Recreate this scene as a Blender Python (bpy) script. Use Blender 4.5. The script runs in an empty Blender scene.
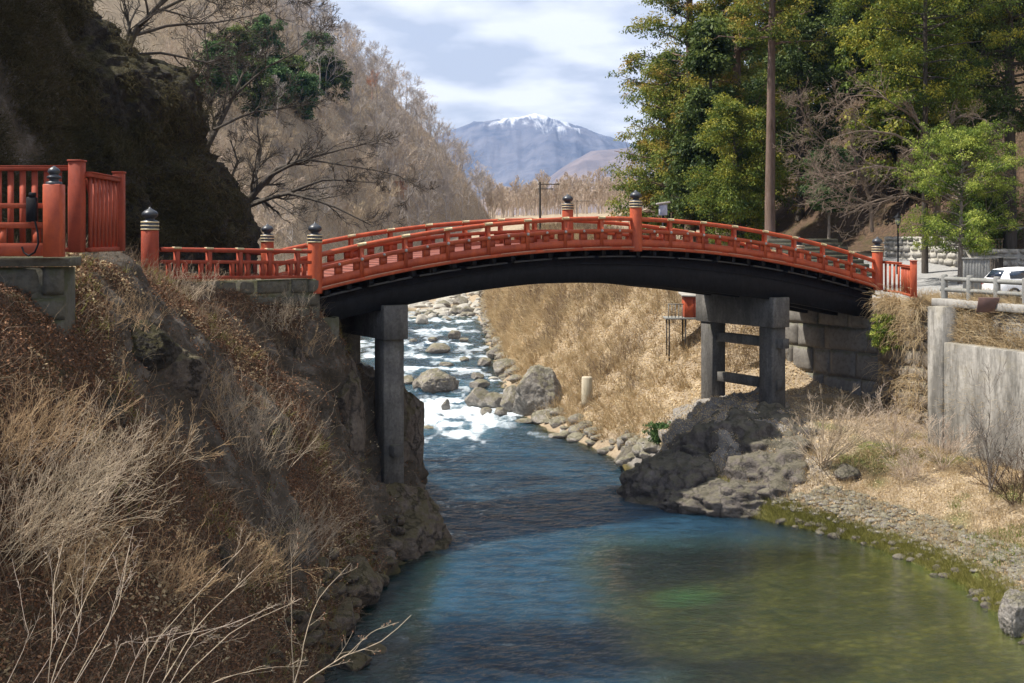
import bpy, math, random
import numpy as np
from mathutils import Vector, Matrix
from mathutils.bvhtree import BVHTree
R = math.radians
scene = bpy.context.scene
COL = scene.collection
# ------------------------------------------------------------------ camera
F, HX, HY, CZ = 1200.0, 512.0, 236.0, 11.0        # focal length in pixels, horizon row, eye height
cam = bpy.data.cameras.new('camera'); camo = bpy.data.objects.new('camera', cam); COL.objects.link(camo)
cam.lens = 36.0*F/1024.0; cam.sensor_width = 36.0
camo.location = (0, 0, CZ); camo.rotation_euler = (R(90), 0, 0)
cam.shift_y = -(341.5-HY)/1024.0
cam.clip_start = 0.1; cam.clip_end = 40000
scene.camera = camo
# ------------------------------------------------------------------ sun and sky
SUN_EL, SUN_H = R(59), (-0.995, -0.08)             # horizontal direction towards the sun
sd = Vector((SUN_H[0]*math.cos(SUN_EL), SUN_H[1]*math.cos(SUN_EL), math.sin(SUN_EL))).normalized()
sl = bpy.data.lights.new('sun', 'SUN'); so = bpy.data.objects.new('sun', sl); COL.objects.link(so)
sl.energy = 5.0; sl.angle = R(0.6); sl.color = (1.0, 0.94, 0.85)
so.rotation_euler = sd.to_track_quat('Z', 'Y').to_euler(); so.location = (-60, 0, 90)
world = bpy.data.worlds.new('World'); scene.world = world; world.use_nodes = True
wn, wl = world.node_tree.nodes, world.node_tree.links; wn.clear()
def WN(t, **k):
    n = wn.new(t)
    for a, b in k.items(): setattr(n, a, b)
    return n
sky = WN('ShaderNodeTexSky', sky_type='NISHITA', sun_disc=False)
sky.sun_elevation = SUN_EL; sky.sun_rotation = math.atan2(sd.x, sd.y); sky.altitude = 600
sky.air_density = 1.0; sky.dust_density = 0.6; sky.ozone_density = 1.6
bgs = WN('ShaderNodeBackground'); bgs.inputs[1].default_value = 0.12
bgc = WN('ShaderNodeBackground'); bgc.inputs[1].default_value = 0.91
wl.new(sky.outputs[0], bgs.inputs[0])
tc = WN('ShaderNodeTexCoord'); sx = WN('ShaderNodeSeparateXYZ'); wl.new(tc.outputs['Generated'], sx.inputs[0])
def wmath(op, a, b=None):
    m = WN('ShaderNodeMath', operation=op)
    for i, q in enumerate((a, b)):
        if q is None: continue
        if isinstance(q, (int, float)): m.inputs[i].default_value = q
        else: wl.new(q, m.inputs[i])
    return m.outputs[0]
zz = wmath('ADD', wmath('MAXIMUM', sx.outputs[2], 0.0), 0.16)
cx, cy = wmath('DIVIDE', sx.outputs[0], zz), wmath('DIVIDE', sx.outputs[1], zz)
cb = WN('ShaderNodeCombineXYZ'); wl.new(cx, cb.inputs[0]); wl.new(cy, cb.inputs[1])
n1 = WN('ShaderNodeTexNoise'); n1.inputs['Scale'].default_value = 0.75; n1.inputs['Detail'].default_value = 7; n1.inputs['Roughness'].default_value = 0.52
n1.inputs['Distortion'].default_value = 0.4
wl.new(cb.outputs[0], n1.inputs['Vector'])
rp = WN('ShaderNodeValToRGB'); rp.color_ramp.elements[0].position = 0.36; rp.color_ramp.elements[1].position = 0.60
wl.new(n1.outputs[0], rp.inputs[0])
n2 = WN('ShaderNodeTexNoise'); n2.inputs['Scale'].default_value = 2.6; n2.inputs['Detail'].default_value = 6
wl.new(cb.outputs[0], n2.inputs['Vector'])
rc = WN('ShaderNodeValToRGB'); e = rc.color_ramp.elements
e[0].position = 0.40; e[0].color = (0.52, 0.53, 0.555, 1); e[1].position = 0.60; e[1].color = (0.92, 0.90, 0.88, 1)
wl.new(n2.outputs[0], rc.inputs[0]); wl.new(rc.outputs[0], bgc.inputs[0])
# more cloud low in the sky, more blue above that
hz = wmath('MULTIPLY', wmath('SUBTRACT', 0.33, sx.outputs[2]), 4.5)
cf = wmath('MINIMUM', wmath('MAXIMUM', wmath('ADD', rp.outputs[0], wmath('MULTIPLY', wmath('MINIMUM', wmath('MAXIMUM', hz, -0.42), 0.9), 0.95)), 0.0), 0.95)
ovh = wmath('MULTIPLY', wmath('MINIMUM', wmath('MAXIMUM', wmath('SUBTRACT', sx.outputs[2], 0.62), 0.0), 0.2), 5.0)  # bright cloud added near the zenith, out of view, to lift the ambient light
cf = wmath('MINIMUM', wmath('ADD', cf, ovh), 0.95)
mxs = WN('ShaderNodeMixShader'); wl.new(cf, mxs.inputs[0]); wl.new(bgs.outputs[0], mxs.inputs[1]); wl.new(bgc.outputs[0], mxs.inputs[2])
wo = WN('ShaderNodeOutputWorld'); wl.new(mxs.outputs[0], wo.inputs[0])
vs = scene.view_settings
vs.view_transform = 'Standard'; vs.look = 'None'; vs.gamma = 1; vs.exposure = 0.82; vs.use_curve_mapping = False
scene.cycles.max_bounces = 6; scene.cycles.transparent_max_bounces = 16; scene.cycles.diffuse_bounces = 3
scene.cycles.use_denoising = True
# ------------------------------------------------------------------ helpers
rng = np.random.default_rng(7); random.seed(7)
def PX(x, y, D): return np.array([(x-HX)/F*D, D, CZ-(y-HY)/F*D])
def unit(a): return a/np.maximum(np.linalg.norm(a, axis=-1, keepdims=True), 1e-9)
def _h(ix, iy, iz, seed):
    n = (ix.astype(np.int64)*374761393 + iy.astype(np.int64)*668265263 + iz.astype(np.int64)*2147483647 + seed*974634777) & 0xffffffff
    n = (n ^ (n >> 13))*1274126177 & 0xffffffff
    n = (n ^ (n >> 16))*2246822519 & 0xffffffff
    return ((n ^ (n >> 15)) & 0xffffff)/float(0xffffff)
def vnoise(P, scale=1.0, seed=0):
    P = np.asarray(P, float)*scale; I = np.floor(P).astype(np.int64); f = P-I; f = f*f*(3-2*f)
    x, y, z = I[..., 0], I[..., 1], I[..., 2]; o = 0
    for dx in (0, 1):
        for dy in (0, 1):
            for dz in (0, 1):
                w = (f[..., 0] if dx else 1-f[..., 0])*(f[..., 1] if dy else 1-f[..., 1])*(f[..., 2] if dz else 1-f[..., 2])
                o = o + w*_h(x+dx, y+dy, z+dz, seed)
    return o*2-1
def fbm(P, scale=1.0, oct=4, seed=0, rough=0.5):
    o, a, t = 0, 1.0, 0
    for i in range(oct):
        o = o + a*vnoise(P, scale*2.03**i, seed+i*17); t += a; a *= rough
    return o/t
def ridged(P, scale, oct=3, seed=0):
    o, a, t = 0, 1.0, 0
    for i in range(oct):
        o = o + a*(1-np.abs(vnoise(P, scale*2.1**i, seed+i*13))*2); t += a; a *= 0.5
    return o/t
def sstep(x, a, b):
    t = np.clip((x-a)/(b-a), 0, 1); return t*t*(3-2*t)
def world_loc(o):
    l = Vector((0, 0, 0))
    while o: l = l+o.location; o = o.parent
    return np.array(l)
def mesh(name, V, faces, mat, parent=None, smooth=False, attrs=None, local=False):
    """faces: list of index arrays [n,3] / [n,4]; V in world coordinates unless local"""
    V = np.asarray(V, float)
    if parent is not None and not local: V = V-world_loc(parent)
    if isinstance(faces, np.ndarray): faces = [faces]
    faces = [np.asarray(f, np.int32) for f in faces if len(f)]
    m = bpy.data.meshes.new(name)
    m.vertices.add(len(V)); m.vertices.foreach_set('co', V.astype(np.float32).ravel())
    li = np.concatenate([f.ravel() for f in faces]); m.loops.add(len(li)); m.loops.foreach_set('vertex_index', li)
    cnt = np.concatenate([np.full(len(f), f.shape[1]) for f in faces]); st = np.concatenate([[0], np.cumsum(cnt)[:-1]])
    m.polygons.add(len(cnt)); m.polygons.foreach_set('loop_start', st.astype(np.int32)); m.polygons.foreach_set('loop_total', cnt.astype(np.int32))
    if smooth: m.polygons.foreach_set('use_smooth', np.ones(len(cnt), bool))
    for k, a in (attrs or {}).items():
        a = np.asarray(a, np.float32)
        if a.ndim == 1: m.attributes.new(k, 'FLOAT', 'POINT').data.foreach_set('value', a)
        else: m.attributes.new(k, 'FLOAT_COLOR', 'POINT').data.foreach_set('color', a.ravel())
    m.update(calc_edges=True); m.validate()
    for q in (mat if isinstance(mat, (list, tuple)) else [mat]): m.materials.append(q)
    o = bpy.data.objects.new(name, m); COL.objects.link(o)
    if parent is not None: o.parent = parent
    return o
def tag(o, label, cat, group=None):
    o['label'] = label; o['category'] = cat
    if group: o['group'] = group
    return o
def thing(name, label, cat, loc=(0, 0, 0), group=None):
    o = bpy.data.objects.new(name, None); COL.objects.link(o); o.location = tuple(float(q) for q in loc)
    o.empty_display_size = 0.3
    return tag(o, label, cat, group)
def copy_tree(o, loc=None, rz=None, sc=None, parent=None, label=None):
    c = o.copy(); COL.objects.link(c)
    if parent is not None: c.parent = parent
    if loc is not None: c.location = tuple(float(q) for q in loc)
    if rz is not None: c.rotation_euler.z = rz
    if sc is not None: c.scale = (sc,)*3 if isinstance(sc, (int, float)) else sc
    if label: c['label'] = label
    for ch in o.children: copy_tree(ch, parent=c)
    return c
class MB:
    """collects shapes into one mesh"""
    def __init__(s): s.V = []; s.Q = []; s.T = []; s.n = 0; s.A = []
    def add(s, V, Q=None, T=None, a=0.5):
        V = np.asarray(V, float)
        if Q is not None and len(Q): s.Q.append(np.asarray(Q)+s.n)
        if T is not None and len(T): s.T.append(np.asarray(T)+s.n)
        s.V.append(V); s.A.append(np.broadcast_to(a, (len(V),))); s.n += len(V); return s
    def box(s, c, ax, ay, az, bev=0.0, a=0.5):
        """box centred c with half axis vectors ax, ay, az; optional bevel"""
        c, ax, ay, az = map(lambda q: np.array(q, float), (c, ax, ay, az))
        if bev <= 0:
            V = [c+i*ax+j*ay+k*az for k in (-1, 1) for j in (-1, 1) for i in (-1, 1)]
            return s.add(V, [[0, 2, 3, 1], [4, 5, 7, 6], [0, 1, 5, 4], [1, 3, 7, 5], [3, 2, 6, 7], [2, 0, 4, 6]], a=a)
        lx, ly, lz = (np.linalg.norm(q) for q in (ax, ay, az)); b = min(bev, 0.45*min(lx, ly, lz))
        fx, fy, fz = 1-b/lx, 1-b/ly, 1-b/lz
        V = []
        for k, ks in ((-1, 'e'), (-1, 'i'), (1, 'i'), (1, 'e')):
            z = k*(1 if ks == 'e' else fz); xy = 1 if ks == 'i' else 0
            X1, Y1 = (1, 1) if xy else (fx, fy)
            for (i, j, t) in ((-1, -1, 0), (-1, -1, 1), (1, -1, 1), (1, -1, 0), (1, 1, 0), (1, 1, 1), (-1, 1, 1), (-1, 1, 0)):
                px = i*(fx if t else X1) if xy else i*fx
                py = j*(Y1 if t else fy) if xy else j*fy
                V.append(c+px*ax+py*ay+z*az)
        Q = []
        for L in range(3):
            for q in range(8): Q.append([L*8+q, L*8+(q+1) % 8, L*8+8+(q+1) % 8, L*8+8+q])
        T = []
        for base, flip in ((0, True), (24, False)):
            for q in range(1, 7):
                t = [base, base+q, base+q+1]; T.append(t[::-1] if flip else t)
        return s.add(V, Q, T, a=a)
    def bar(s, p, q, w, h, up=(0, 0, 1), bev=0.0, a=0.5):
        p, q = np.array(p, float), np.array(q, float); d = q-p; L = np.linalg.norm(d); d = d/L
        sd_ = unit(np.cross(d, up)); u2 = np.cross(sd_, d)
        return s.box((p+q)/2, d*L/2, sd_*w/2, u2*h/2, bev, a)
    def lathe(s, c, prof, n=20, axis=(0, 0, 1), a=0.5):
        c = np.array(c, float); ax = unit(np.array(axis, float)); e1 = unit(np.cross(ax, (0.3, 1, 0.1))); e2 = np.cross(ax, e1)
        th = np.linspace(0, 2*np.pi, n, endpoint=False); V = []; Q = []
        for r, z in prof:
            for t in th: V.append(c+ax*z+(e1*math.cos(t)+e2*math.sin(t))*r)
        for i in range(len(prof)-1):
            for j in range(n): Q.append([i*n+j, i*n+(j+1) % n, (i+1)*n+(j+1) % n, (i+1)*n+j])
        return s.add(V, Q, a=a)
    def tube(s, P, r, k=6, a=0.5):
        P = np.asarray(P, float)[None]; Rr = np.broadcast_to(r, (P.shape[1],))[None]
        V, Q = tubes(P, Rr, k); return s.add(V, Q, a=a)
    def build(s, name, mat, parent=None, smooth=False, attr=False):
        V = np.concatenate(s.V); fs = []
        if s.Q: fs.append(np.concatenate(s.Q))
        if s.T: fs.append(np.concatenate(s.T))
        return mesh(name, V, fs, mat, parent, smooth, {'tint': np.concatenate(s.A)} if attr else None)
def tubes(P, Rr, k=3):
    """P [n,m,3] paths, Rr [n,m] radii -> verts, quads"""
    n, m, _ = P.shape
    d = np.empty_like(P); d[:, 1:-1] = P[:, 2:]-P[:, :-2]; d[:, 0] = P[:, 1]-P[:, 0]; d[:, -1] = P[:, -1]-P[:, -2]; d = unit(d)
    ref = np.where(np.abs(d[:, :1, 2:3]) > 0.85, np.array([[[1.0, 0.2, 0]]]), np.array([[[0.1, 0.05, 1.0]]]))
    e1 = unit(np.cross(d, np.broadcast_to(ref, d.shape))); e2 = np.cross(d, e1)
    th = np.arange(k)*2*np.pi/k
    V = P[:, :, None]+Rr[:, :, None, None]*(e1[:, :, None]*np.cos(th)[None, None, :, None]+e2[:, :, None]*np.sin(th)[None, None, :, None])
    idx = np.arange(n*m*k).reshape(n, m, k)
    a, b = idx[:, :-1], idx[:, 1:]
    Q = np.stack([a, np.roll(a, -1, 2), np.roll(b, -1, 2), b], -1).reshape(-1, 4)
    return V.reshape(-1, 3), Q
# ------------------------------------------------------------------ materials
def nmat(name):
    m = bpy.data.materials.new(name); m.use_nodes = True; nt = m.node_tree; nt.nodes.clear(); return m, nt
class N:
    def __init__(s, name): s.m, s.t = nmat(name); s.o = s.n('ShaderNodeOutputMaterial')
    def n(s, t, inp=None, **k):
        q = s.t.nodes.new(t)
        for a, b in k.items(): setattr(q, a, b)
        for a, b in (inp or {}).items(): s.set(q.inputs[a], b)
        return q
    def set(s, i, b):
        if isinstance(b, bpy.types.NodeSocket): s.t.links.new(b, i)
        elif isinstance(b, tuple) and len(b) == 3 and i.type == 'RGBA': i.default_value = (*b, 1)
        else: i.default_value = b
    def pos(s): return s.n('ShaderNodeNewGeometry').outputs['Position']
    def obj(s): return s.n('ShaderNodeTexCoord').outputs['Object']
    def map(s, v, sc=(1, 1, 1), rot=(0, 0, 0)): return s.n('ShaderNodeMapping', {'Vector': v, 'Scale': sc, 'Rotation': rot}).outputs[0]
    def noise(s, v, sc, det=5, ro=0.55, dist=0.0): return s.n('ShaderNodeTexNoise', {'Vector': v, 'Scale': sc, 'Detail': det, 'Roughness': ro, 'Distortion': dist}).outputs[0]
    def voro(s, v, sc, feat='F1', out='Distance', rnd=1.0):
        q = s.n('ShaderNodeTexVoronoi', {'Vector': v, 'Scale': sc, 'Randomness': rnd}, feature=feat); return q.outputs[out]
    def ramp(s, f, stops):
        r = s.n('ShaderNodeValToRGB', {'Fac': f}); el = r.color_ramp.elements
        while len(el) < len(stops): el.new(0.5)
        for e_, (p, c) in zip(el, stops): e_.position = p; e_.color = (*c, 1) if isinstance(c, tuple) else (c, c, c, 1)
        return r.outputs[0]
    def mix(s, f, a, b, mode='MIX'):
        q = s.n('ShaderNodeMix', data_type='RGBA', blend_type=mode); s.set(q.inputs[0], f); s.set(q.inputs[6], a); s.set(q.inputs[7], b); return q.outputs[2]
    def math(s, op, a, b=0.0, c=None, clamp=False):
        q = s.n('ShaderNodeMath', operation=op, use_clamp=clamp); s.set(q.inputs[0], a); s.set(q.inputs[1], b)
        if c is not None: s.set(q.inputs[2], c)
        return q.outputs[0]
    def attr(s, name, out='Fac'): return s.n('ShaderNodeAttribute', attribute_name=name).outputs[out]
    def bump(s, h, strength=0.5, dist=0.1, nrm=None):
        q = s.n('ShaderNodeBump', {'Height': h, 'Strength': strength, 'Distance': dist})
        if nrm is not None: s.set(q.inputs['Normal'], nrm)
        return q.outputs[0]
    def bsdf(s, col, rough=0.7, nrm=None, **k):
        q = s.n('ShaderNodeBsdfPrincipled'); s.set(q.inputs['Base Color'], col); s.set(q.inputs['Roughness'], rough)
        if nrm is not None: s.set(q.inputs['Normal'], nrm)
        for a, b in k.items(): s.set(q.inputs[a.replace('_', ' ')], b)
        return q.outputs[0]
    def out(s, sh): s.t.links.new(sh, s.o.inputs[0]); return s.m
def paint(name, c1, c2, wear=(0.2, 0.12, 0.08), rough=0.45, wearamt=0.35, scale=3.0, spec=0.5):
    n = N(name); p = n.pos()
    a = n.noise(n.map(p, (1, 1, 0.5)), scale*1.6, 8, 0.72)
    col = n.mix(n.ramp(a, [(0.35, 0.0), (0.65, 1.0)]), c1, c2)
    w = n.noise(p, scale*5, 6, 0.7)
    w2 = n.ramp(w, [(0.62, 0.0), (0.72, wearamt)])
    col = n.mix(w2, col, wear)
    return n.out(n.bsdf(col, n.ramp(w, [(0.3, rough-0.1), (0.7, rough+0.25)]), n.bump(w, 0.25, 0.01), Specular_IOR_Level=spec))
M_red = paint('vermilion_lacquer', (0.47, 0.092, 0.033), (0.29, 0.052, 0.024), (0.16, 0.05, 0.03), 0.5, 0.5, 1.6, 0.35)
M_redb = paint('vermilion_paint_weathered', (0.34, 0.062, 0.030), (0.23, 0.045, 0.025), (0.17, 0.07, 0.05), 0.65, 0.6, 2.5, 0.3)
M_reddeck = paint('red_deck_paint', (0.24, 0.075, 0.05), (0.18, 0.055, 0.038), (0.18, 0.11, 0.08), 0.6, 0.6, 2.0, 0.3)
M_black = paint('black_lacquer', (0.006, 0.0065, 0.008), (0.014, 0.014, 0.017), (0.030, 0.028, 0.026), 0.65, 0.5, 3.0, 0.2)
M_finial = paint('dark_bronze', (0.020, 0.024, 0.032), (0.04, 0.045, 0.055), (0.10, 0.11, 0.11), 0.32, 0.5, 6.0, 0.6)
M_gold = paint('aged_gilt_metal', (0.62, 0.50, 0.28), (0.48, 0.38, 0.22), (0.25, 0.2, 0.13), 0.4, 0.5, 8.0, 0.6)
M_studs = paint('pale_metal', (0.45, 0.42, 0.38), (0.35, 0.33, 0.30), (0.2, 0.18, 0.15), 0.45, 0.5, 8.0)
M_edge = paint('lit_rail_edge', (0.48, 0.30, 0.20), (0.42, 0.20, 0.13), (0.25, 0.12, 0.08), 0.6, 0.6, 4.0)  # paler red, paints light on the rail lip
def stone(name, c1, c2, c3, moss=(0.06, 0.075, 0.02), mossamt=0.5, scale=1.0, bumpd=0.06, crack=0.4, rough=0.85, streak=0.0):
    n = N(name); p = n.pos()
    a = n.noise(p, 0.8*scale, 8, 0.62, 0.3); b = n.noise(p, 6*scale, 8, 0.7)
    col = n.mix(n.ramp(a, [(0.34, 0.0), (0.66, 1.0)]), c1, c2)
    col = n.mix(n.ramp(b, [(0.45, 0.0), (0.72, 0.85)]), col, c3)
    if streak > 0:
        st = n.noise(n.map(p, (1.6, 1.6, 0.30)), 1.0, 8, 0.75)
        col = n.mix(n.math('MULTIPLY', n.ramp(st, [(0.40, 0.0), (0.58, streak)]), n.ramp(a, [(.35, .6), (.6, 1.0)])), col, (c3[0]*.45, c3[1]*.45, c3[2]*.45))
    wv = n.n('ShaderNodeTexNoise', {'Vector': p, 'Scale': 1.6*scale, 'Detail': 5, 'Roughness': .65}).outputs[1]
    wp = n.n('ShaderNodeVectorMath', {0: wv, 1: (1.6/scale, 1.6/scale, 1.6/scale)}, operation='MULTIPLY').outputs[0]; wp = n.n('ShaderNodeVectorMath', {0: p, 1: wp}, operation='ADD').outputs[0]
    cr = n.voro(n.map(wp, (1, 1, 0.55 if crack > .3 else 1.3)), 0.85*scale, 'DISTANCE_TO_EDGE')
    cm = n.ramp(n.math('ADD', cr, n.math('MULTIPLY', n.math('SUBTRACT', b, 0.5), 0.14)), [(0.0, 1.0), (0.05, 0.0)])
    col = n.mix(n.math('MULTIPLY', cm, crack), col, (0.03, 0.027, 0.024))
    g = n.n('ShaderNodeNewGeometry'); sz = n.n('ShaderNodeSeparateXYZ', {'Vector': g.outputs['Normal']}).outputs[2]
    mz = n.math('MULTIPLY', n.ramp(n.math('ADD', n.math('MULTIPLY', sz, 0.35), n.noise(p, 1.7*scale, 6, 0.7)), [(0.62, 0.0), (0.78, 1.0)]), mossamt)
    col = n.mix(mz, col, moss)
    h = n.math('ADD', n.math('MULTIPLY', a, 0.6), n.math('ADD', n.math('MULTIPLY', b, 0.45), n.math('MULTIPLY', cm, -0.5*crack)))
    return n.out(n.bsdf(col, rough, n.bump(h, 0.9, bumpd), Specular_IOR_Level=0.3))
M_boulder = stone('river_boulder', (0.20, 0.18, 0.16), (0.36, 0.335, 0.30), (0.10, 0.09, 0.08), (0.13, 0.12, 0.04), 0.5, 1.6, 0.20, 0.28)
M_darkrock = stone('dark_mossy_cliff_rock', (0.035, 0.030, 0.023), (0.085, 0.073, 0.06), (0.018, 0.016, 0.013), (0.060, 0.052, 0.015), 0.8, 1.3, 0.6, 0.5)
M_bluffrock = stone('brown_cliff_rock', (0.10, 0.075, 0.055), (0.17, 0.14, 0.115), (0.055, 0.045, 0.036), (0.085, 0.075, 0.02), 0.5, 1.2, 0.30, 0.7)
M_outcrop = stone('grey_outcrop_rock', (0.095, 0.080, 0.070), (0.175, 0.152, 0.135), (0.06, 0.052, 0.045), (0.10, 0.10, 0.035), 0.3, 1.3, 0.20, 0.42)
M_block = stone('squared_block_stone', (0.16, 0.15, 0.135), (0.23, 0.215, 0.19), (0.10, 0.09, 0.08), (0.085, 0.09, 0.025), 0.5, 0.9, 0.05, 0.0)
M_oldwall = stone('mossy_wall_stone', (0.085, 0.08, 0.062), (0.135, 0.125, 0.10), (0.045, 0.04, 0.03), (0.06, 0.065, 0.02), 0.6, 1.2, 0.06, 0.0)
M_pier = stone('granite_pier', (0.10, 0.095, 0.09), (0.19, 0.18, 0.165), (0.06, 0.055, 0.05), (0.07, 0.07, 0.03), 0.3, 1.5, 0.04, 0.0, 0.8, 0.6)
M_conc = stone('weathered_concrete', (0.27, 0.255, 0.23), (0.39, 0.37, 0.335), (0.16, 0.15, 0.13), (0.28, 0.24, 0.15), 0.25, 0.7, 0.02, 0.0, 0.85, 0.85)
M_concp = stone('pale_concrete', (0.31, 0.30, 0.28), (0.40, 0.385, 0.36), (0.20, 0.19, 0.175), (0.25, 0.22, 0.14), 0.2, 0.7, 0.015, 0.0, 0.85, 0.3)
M_rubble = stone('pale_rubble_stone', (0.40, 0.38, 0.34), (0.52, 0.50, 0.46), (0.22, 0.20, 0.17), (0.12, 0.11, 0.05), 0.35, 1.5, 0.04, 0.0)
M_tanstone = stone('tan_corner_stone', (0.24, 0.20, 0.155), (0.33, 0.285, 0.225), (0.13, 0.105, 0.075), (0.12, 0.11, 0.05), 0.5, 1.4, 0.06, 0.0)
M_asphalt = stone('asphalt', (0.16, 0.16, 0.16), (0.20, 0.20, 0.195), (0.12, 0.12, 0.12), (0.15, 0.13, 0.1), 0.1, 1.0, 0.01, 0.0)
M_greywood = stone('weathered_grey_post', (0.24, 0.24, 0.23), (0.33, 0.33, 0.31), (0.15, 0.15, 0.14), (0.1, 0.1, 0.05), 0.2, 2.5, 0.01, 0.0, 0.8, 0.4)
def bark(name, c1, c2, sc=1.0, rough=0.9):
    n = N(name); p = n.obj(); a = n.noise(n.map(p, (4*sc, 4*sc, 0.5*sc)), 2.5, 8, 0.7); b = n.noise(p, 0.7, 3)
    col = n.mix(n.ramp(a, [(0.35, 0.0), (0.65, 1.0)]), c1, c2); col = n.mix(n.ramp(b, [(0.4, 0.0), (0.7, 0.4)]), col, (c1[0]*0.6, c1[1]*0.7, c1[2]*0.5))
    return n.out(n.bsdf(col, rough, n.bump(a, 0.8, 0.04), Specular_IOR_Level=0.2))
M_cedarbark = bark('cedar_bark', (0.13, 0.085, 0.065), (0.24, 0.17, 0.14))
M_darkbark = bark('dark_bark', (0.055, 0.045, 0.038), (0.11, 0.095, 0.08))
M_greybark = bark('grey_bark', (0.17, 0.145, 0.125), (0.30, 0.265, 0.235))
M_palebark = bark('pale_twig_bark', (0.40, 0.31, 0.22), (0.58, 0.47, 0.35))
M_pinkbark = bark('pinkish_twig_bark', (0.46, 0.36, 0.28), (0.60, 0.49, 0.40))
M_cane = bark('dry_cane_bark', (0.36, 0.23, 0.13), (0.56, 0.41, 0.25))
M_midbark = bark('mid_brown_bark', (0.15, 0.11, 0.085), (0.27, 0.21, 0.165))
M_redbark = bark('russet_twig_bark', (0.46, 0.23, 0.15), (0.58, 0.33, 0.22))
M_hillbark = bark('grey_brown_twig_bark', (0.32, 0.275, 0.255), (0.48, 0.43, 0.40))
def leafmat(name, stops, trans=0.25, rough=0.6):
    n = N(name); t = n.attr('tint'); p = n.pos()
    f = n.math('ADD', n.math('MULTIPLY', t, 0.75), n.math('MULTIPLY', n.noise(p, 0.55, 4, 0.6), 0.25))
    col = n.ramp(f, stops)
    b = n.bsdf(col, rough, None, Specular_IOR_Level=0.25)
    tr = n.n('ShaderNodeBsdfTranslucent', {'Color': col}).outputs[0]
    mx = n.n('ShaderNodeMixShader', {0: trans}); n.t.links.new(b, mx.inputs[1]); n.t.links.new(tr, mx.inputs[2])
    return n.out(mx.outputs[0])
M_cedarleaf = leafmat('cedar_foliage', [(0.10, (0.026, 0.055, 0.012)), (0.40, (0.105, 0.155, 0.026)), (0.66, (0.26, 0.25, 0.040)), (0.92, (0.44, 0.26, 0.06))], .35)
M_yelleaf = leafmat('yellow_green_foliage', [(0.10, (0.028, 0.060, 0.013)), (0.45, (0.13, 0.18, 0.026)), (0.88, (0.40, 0.35, 0.045))], .35)
M_brightleaf = leafmat('bright_green_leaves', [(0.15, (0.04, 0.08, 0.015)), (0.45, (0.17, 0.24, 0.035)), (0.85, (0.46, 0.50, 0.10))], 0.4)
M_darkleaf = leafmat('dark_evergreen_leaves', [(0.15, (0.020, 0.040, 0.010)), (0.5, (0.062, 0.095, 0.022)), (0.85, (0.16, 0.20, 0.045))], 0.3)
M_greenleaf = leafmat('mid_green_leaves', [(0.15, (0.03, 0.065, 0.018)), (0.5, (0.065, 0.125, 0.035)), (0.85, (0.13, 0.22, 0.07))])
M_straw = leafmat('dry_straw', [(0.1, (0.32, 0.22, 0.115)), (0.5, (0.60, 0.46, 0.27)), (0.9, (0.80, 0.69, 0.46))], 0.35, 0.8)
M_hillbrush = leafmat('pale_hillside_brush', [(0.1, (0.40, 0.31, 0.23)), (0.5, (0.60, 0.49, 0.37)), (0.9, (0.78, 0.68, 0.54))], 0.45, 0.8)
M_strawdark = leafmat('dry_brown_stems', [(0.1, (0.10, 0.065, 0.042)), (0.5, (0.22, 0.155, 0.10)), (0.9, (0.42, 0.33, 0.23))], 0.15, 0.8)
M_litter = leafmat('fallen_leaves', [(0.1, (0.060, 0.030, 0.017)), (0.45, (0.17, 0.085, 0.046)), (0.75, (0.30, 0.16, 0.085)), (0.95, (0.46, 0.34, 0.22))], 0.1, 0.8)
M_grass = leafmat('fresh_grass', [(0.1, (0.09, 0.13, 0.02)), (0.5, (0.20, 0.28, 0.04)), (0.9, (0.38, 0.46, 0.10))], 0.3)
M_mossgrass = leafmat('mossy_tufts', [(0.1, (0.10, 0.10, 0.02)), (0.5, (0.24, 0.23, 0.05)), (0.9, (0.44, 0.40, 0.14))], 0.25)
# ------------------------------------------------------------------ ground: one sheet lofted through river cross-sections
def zw(D): return 0.45*sstep(D, 66, 79)+0.018*np.maximum(D-79, 0)
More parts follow.
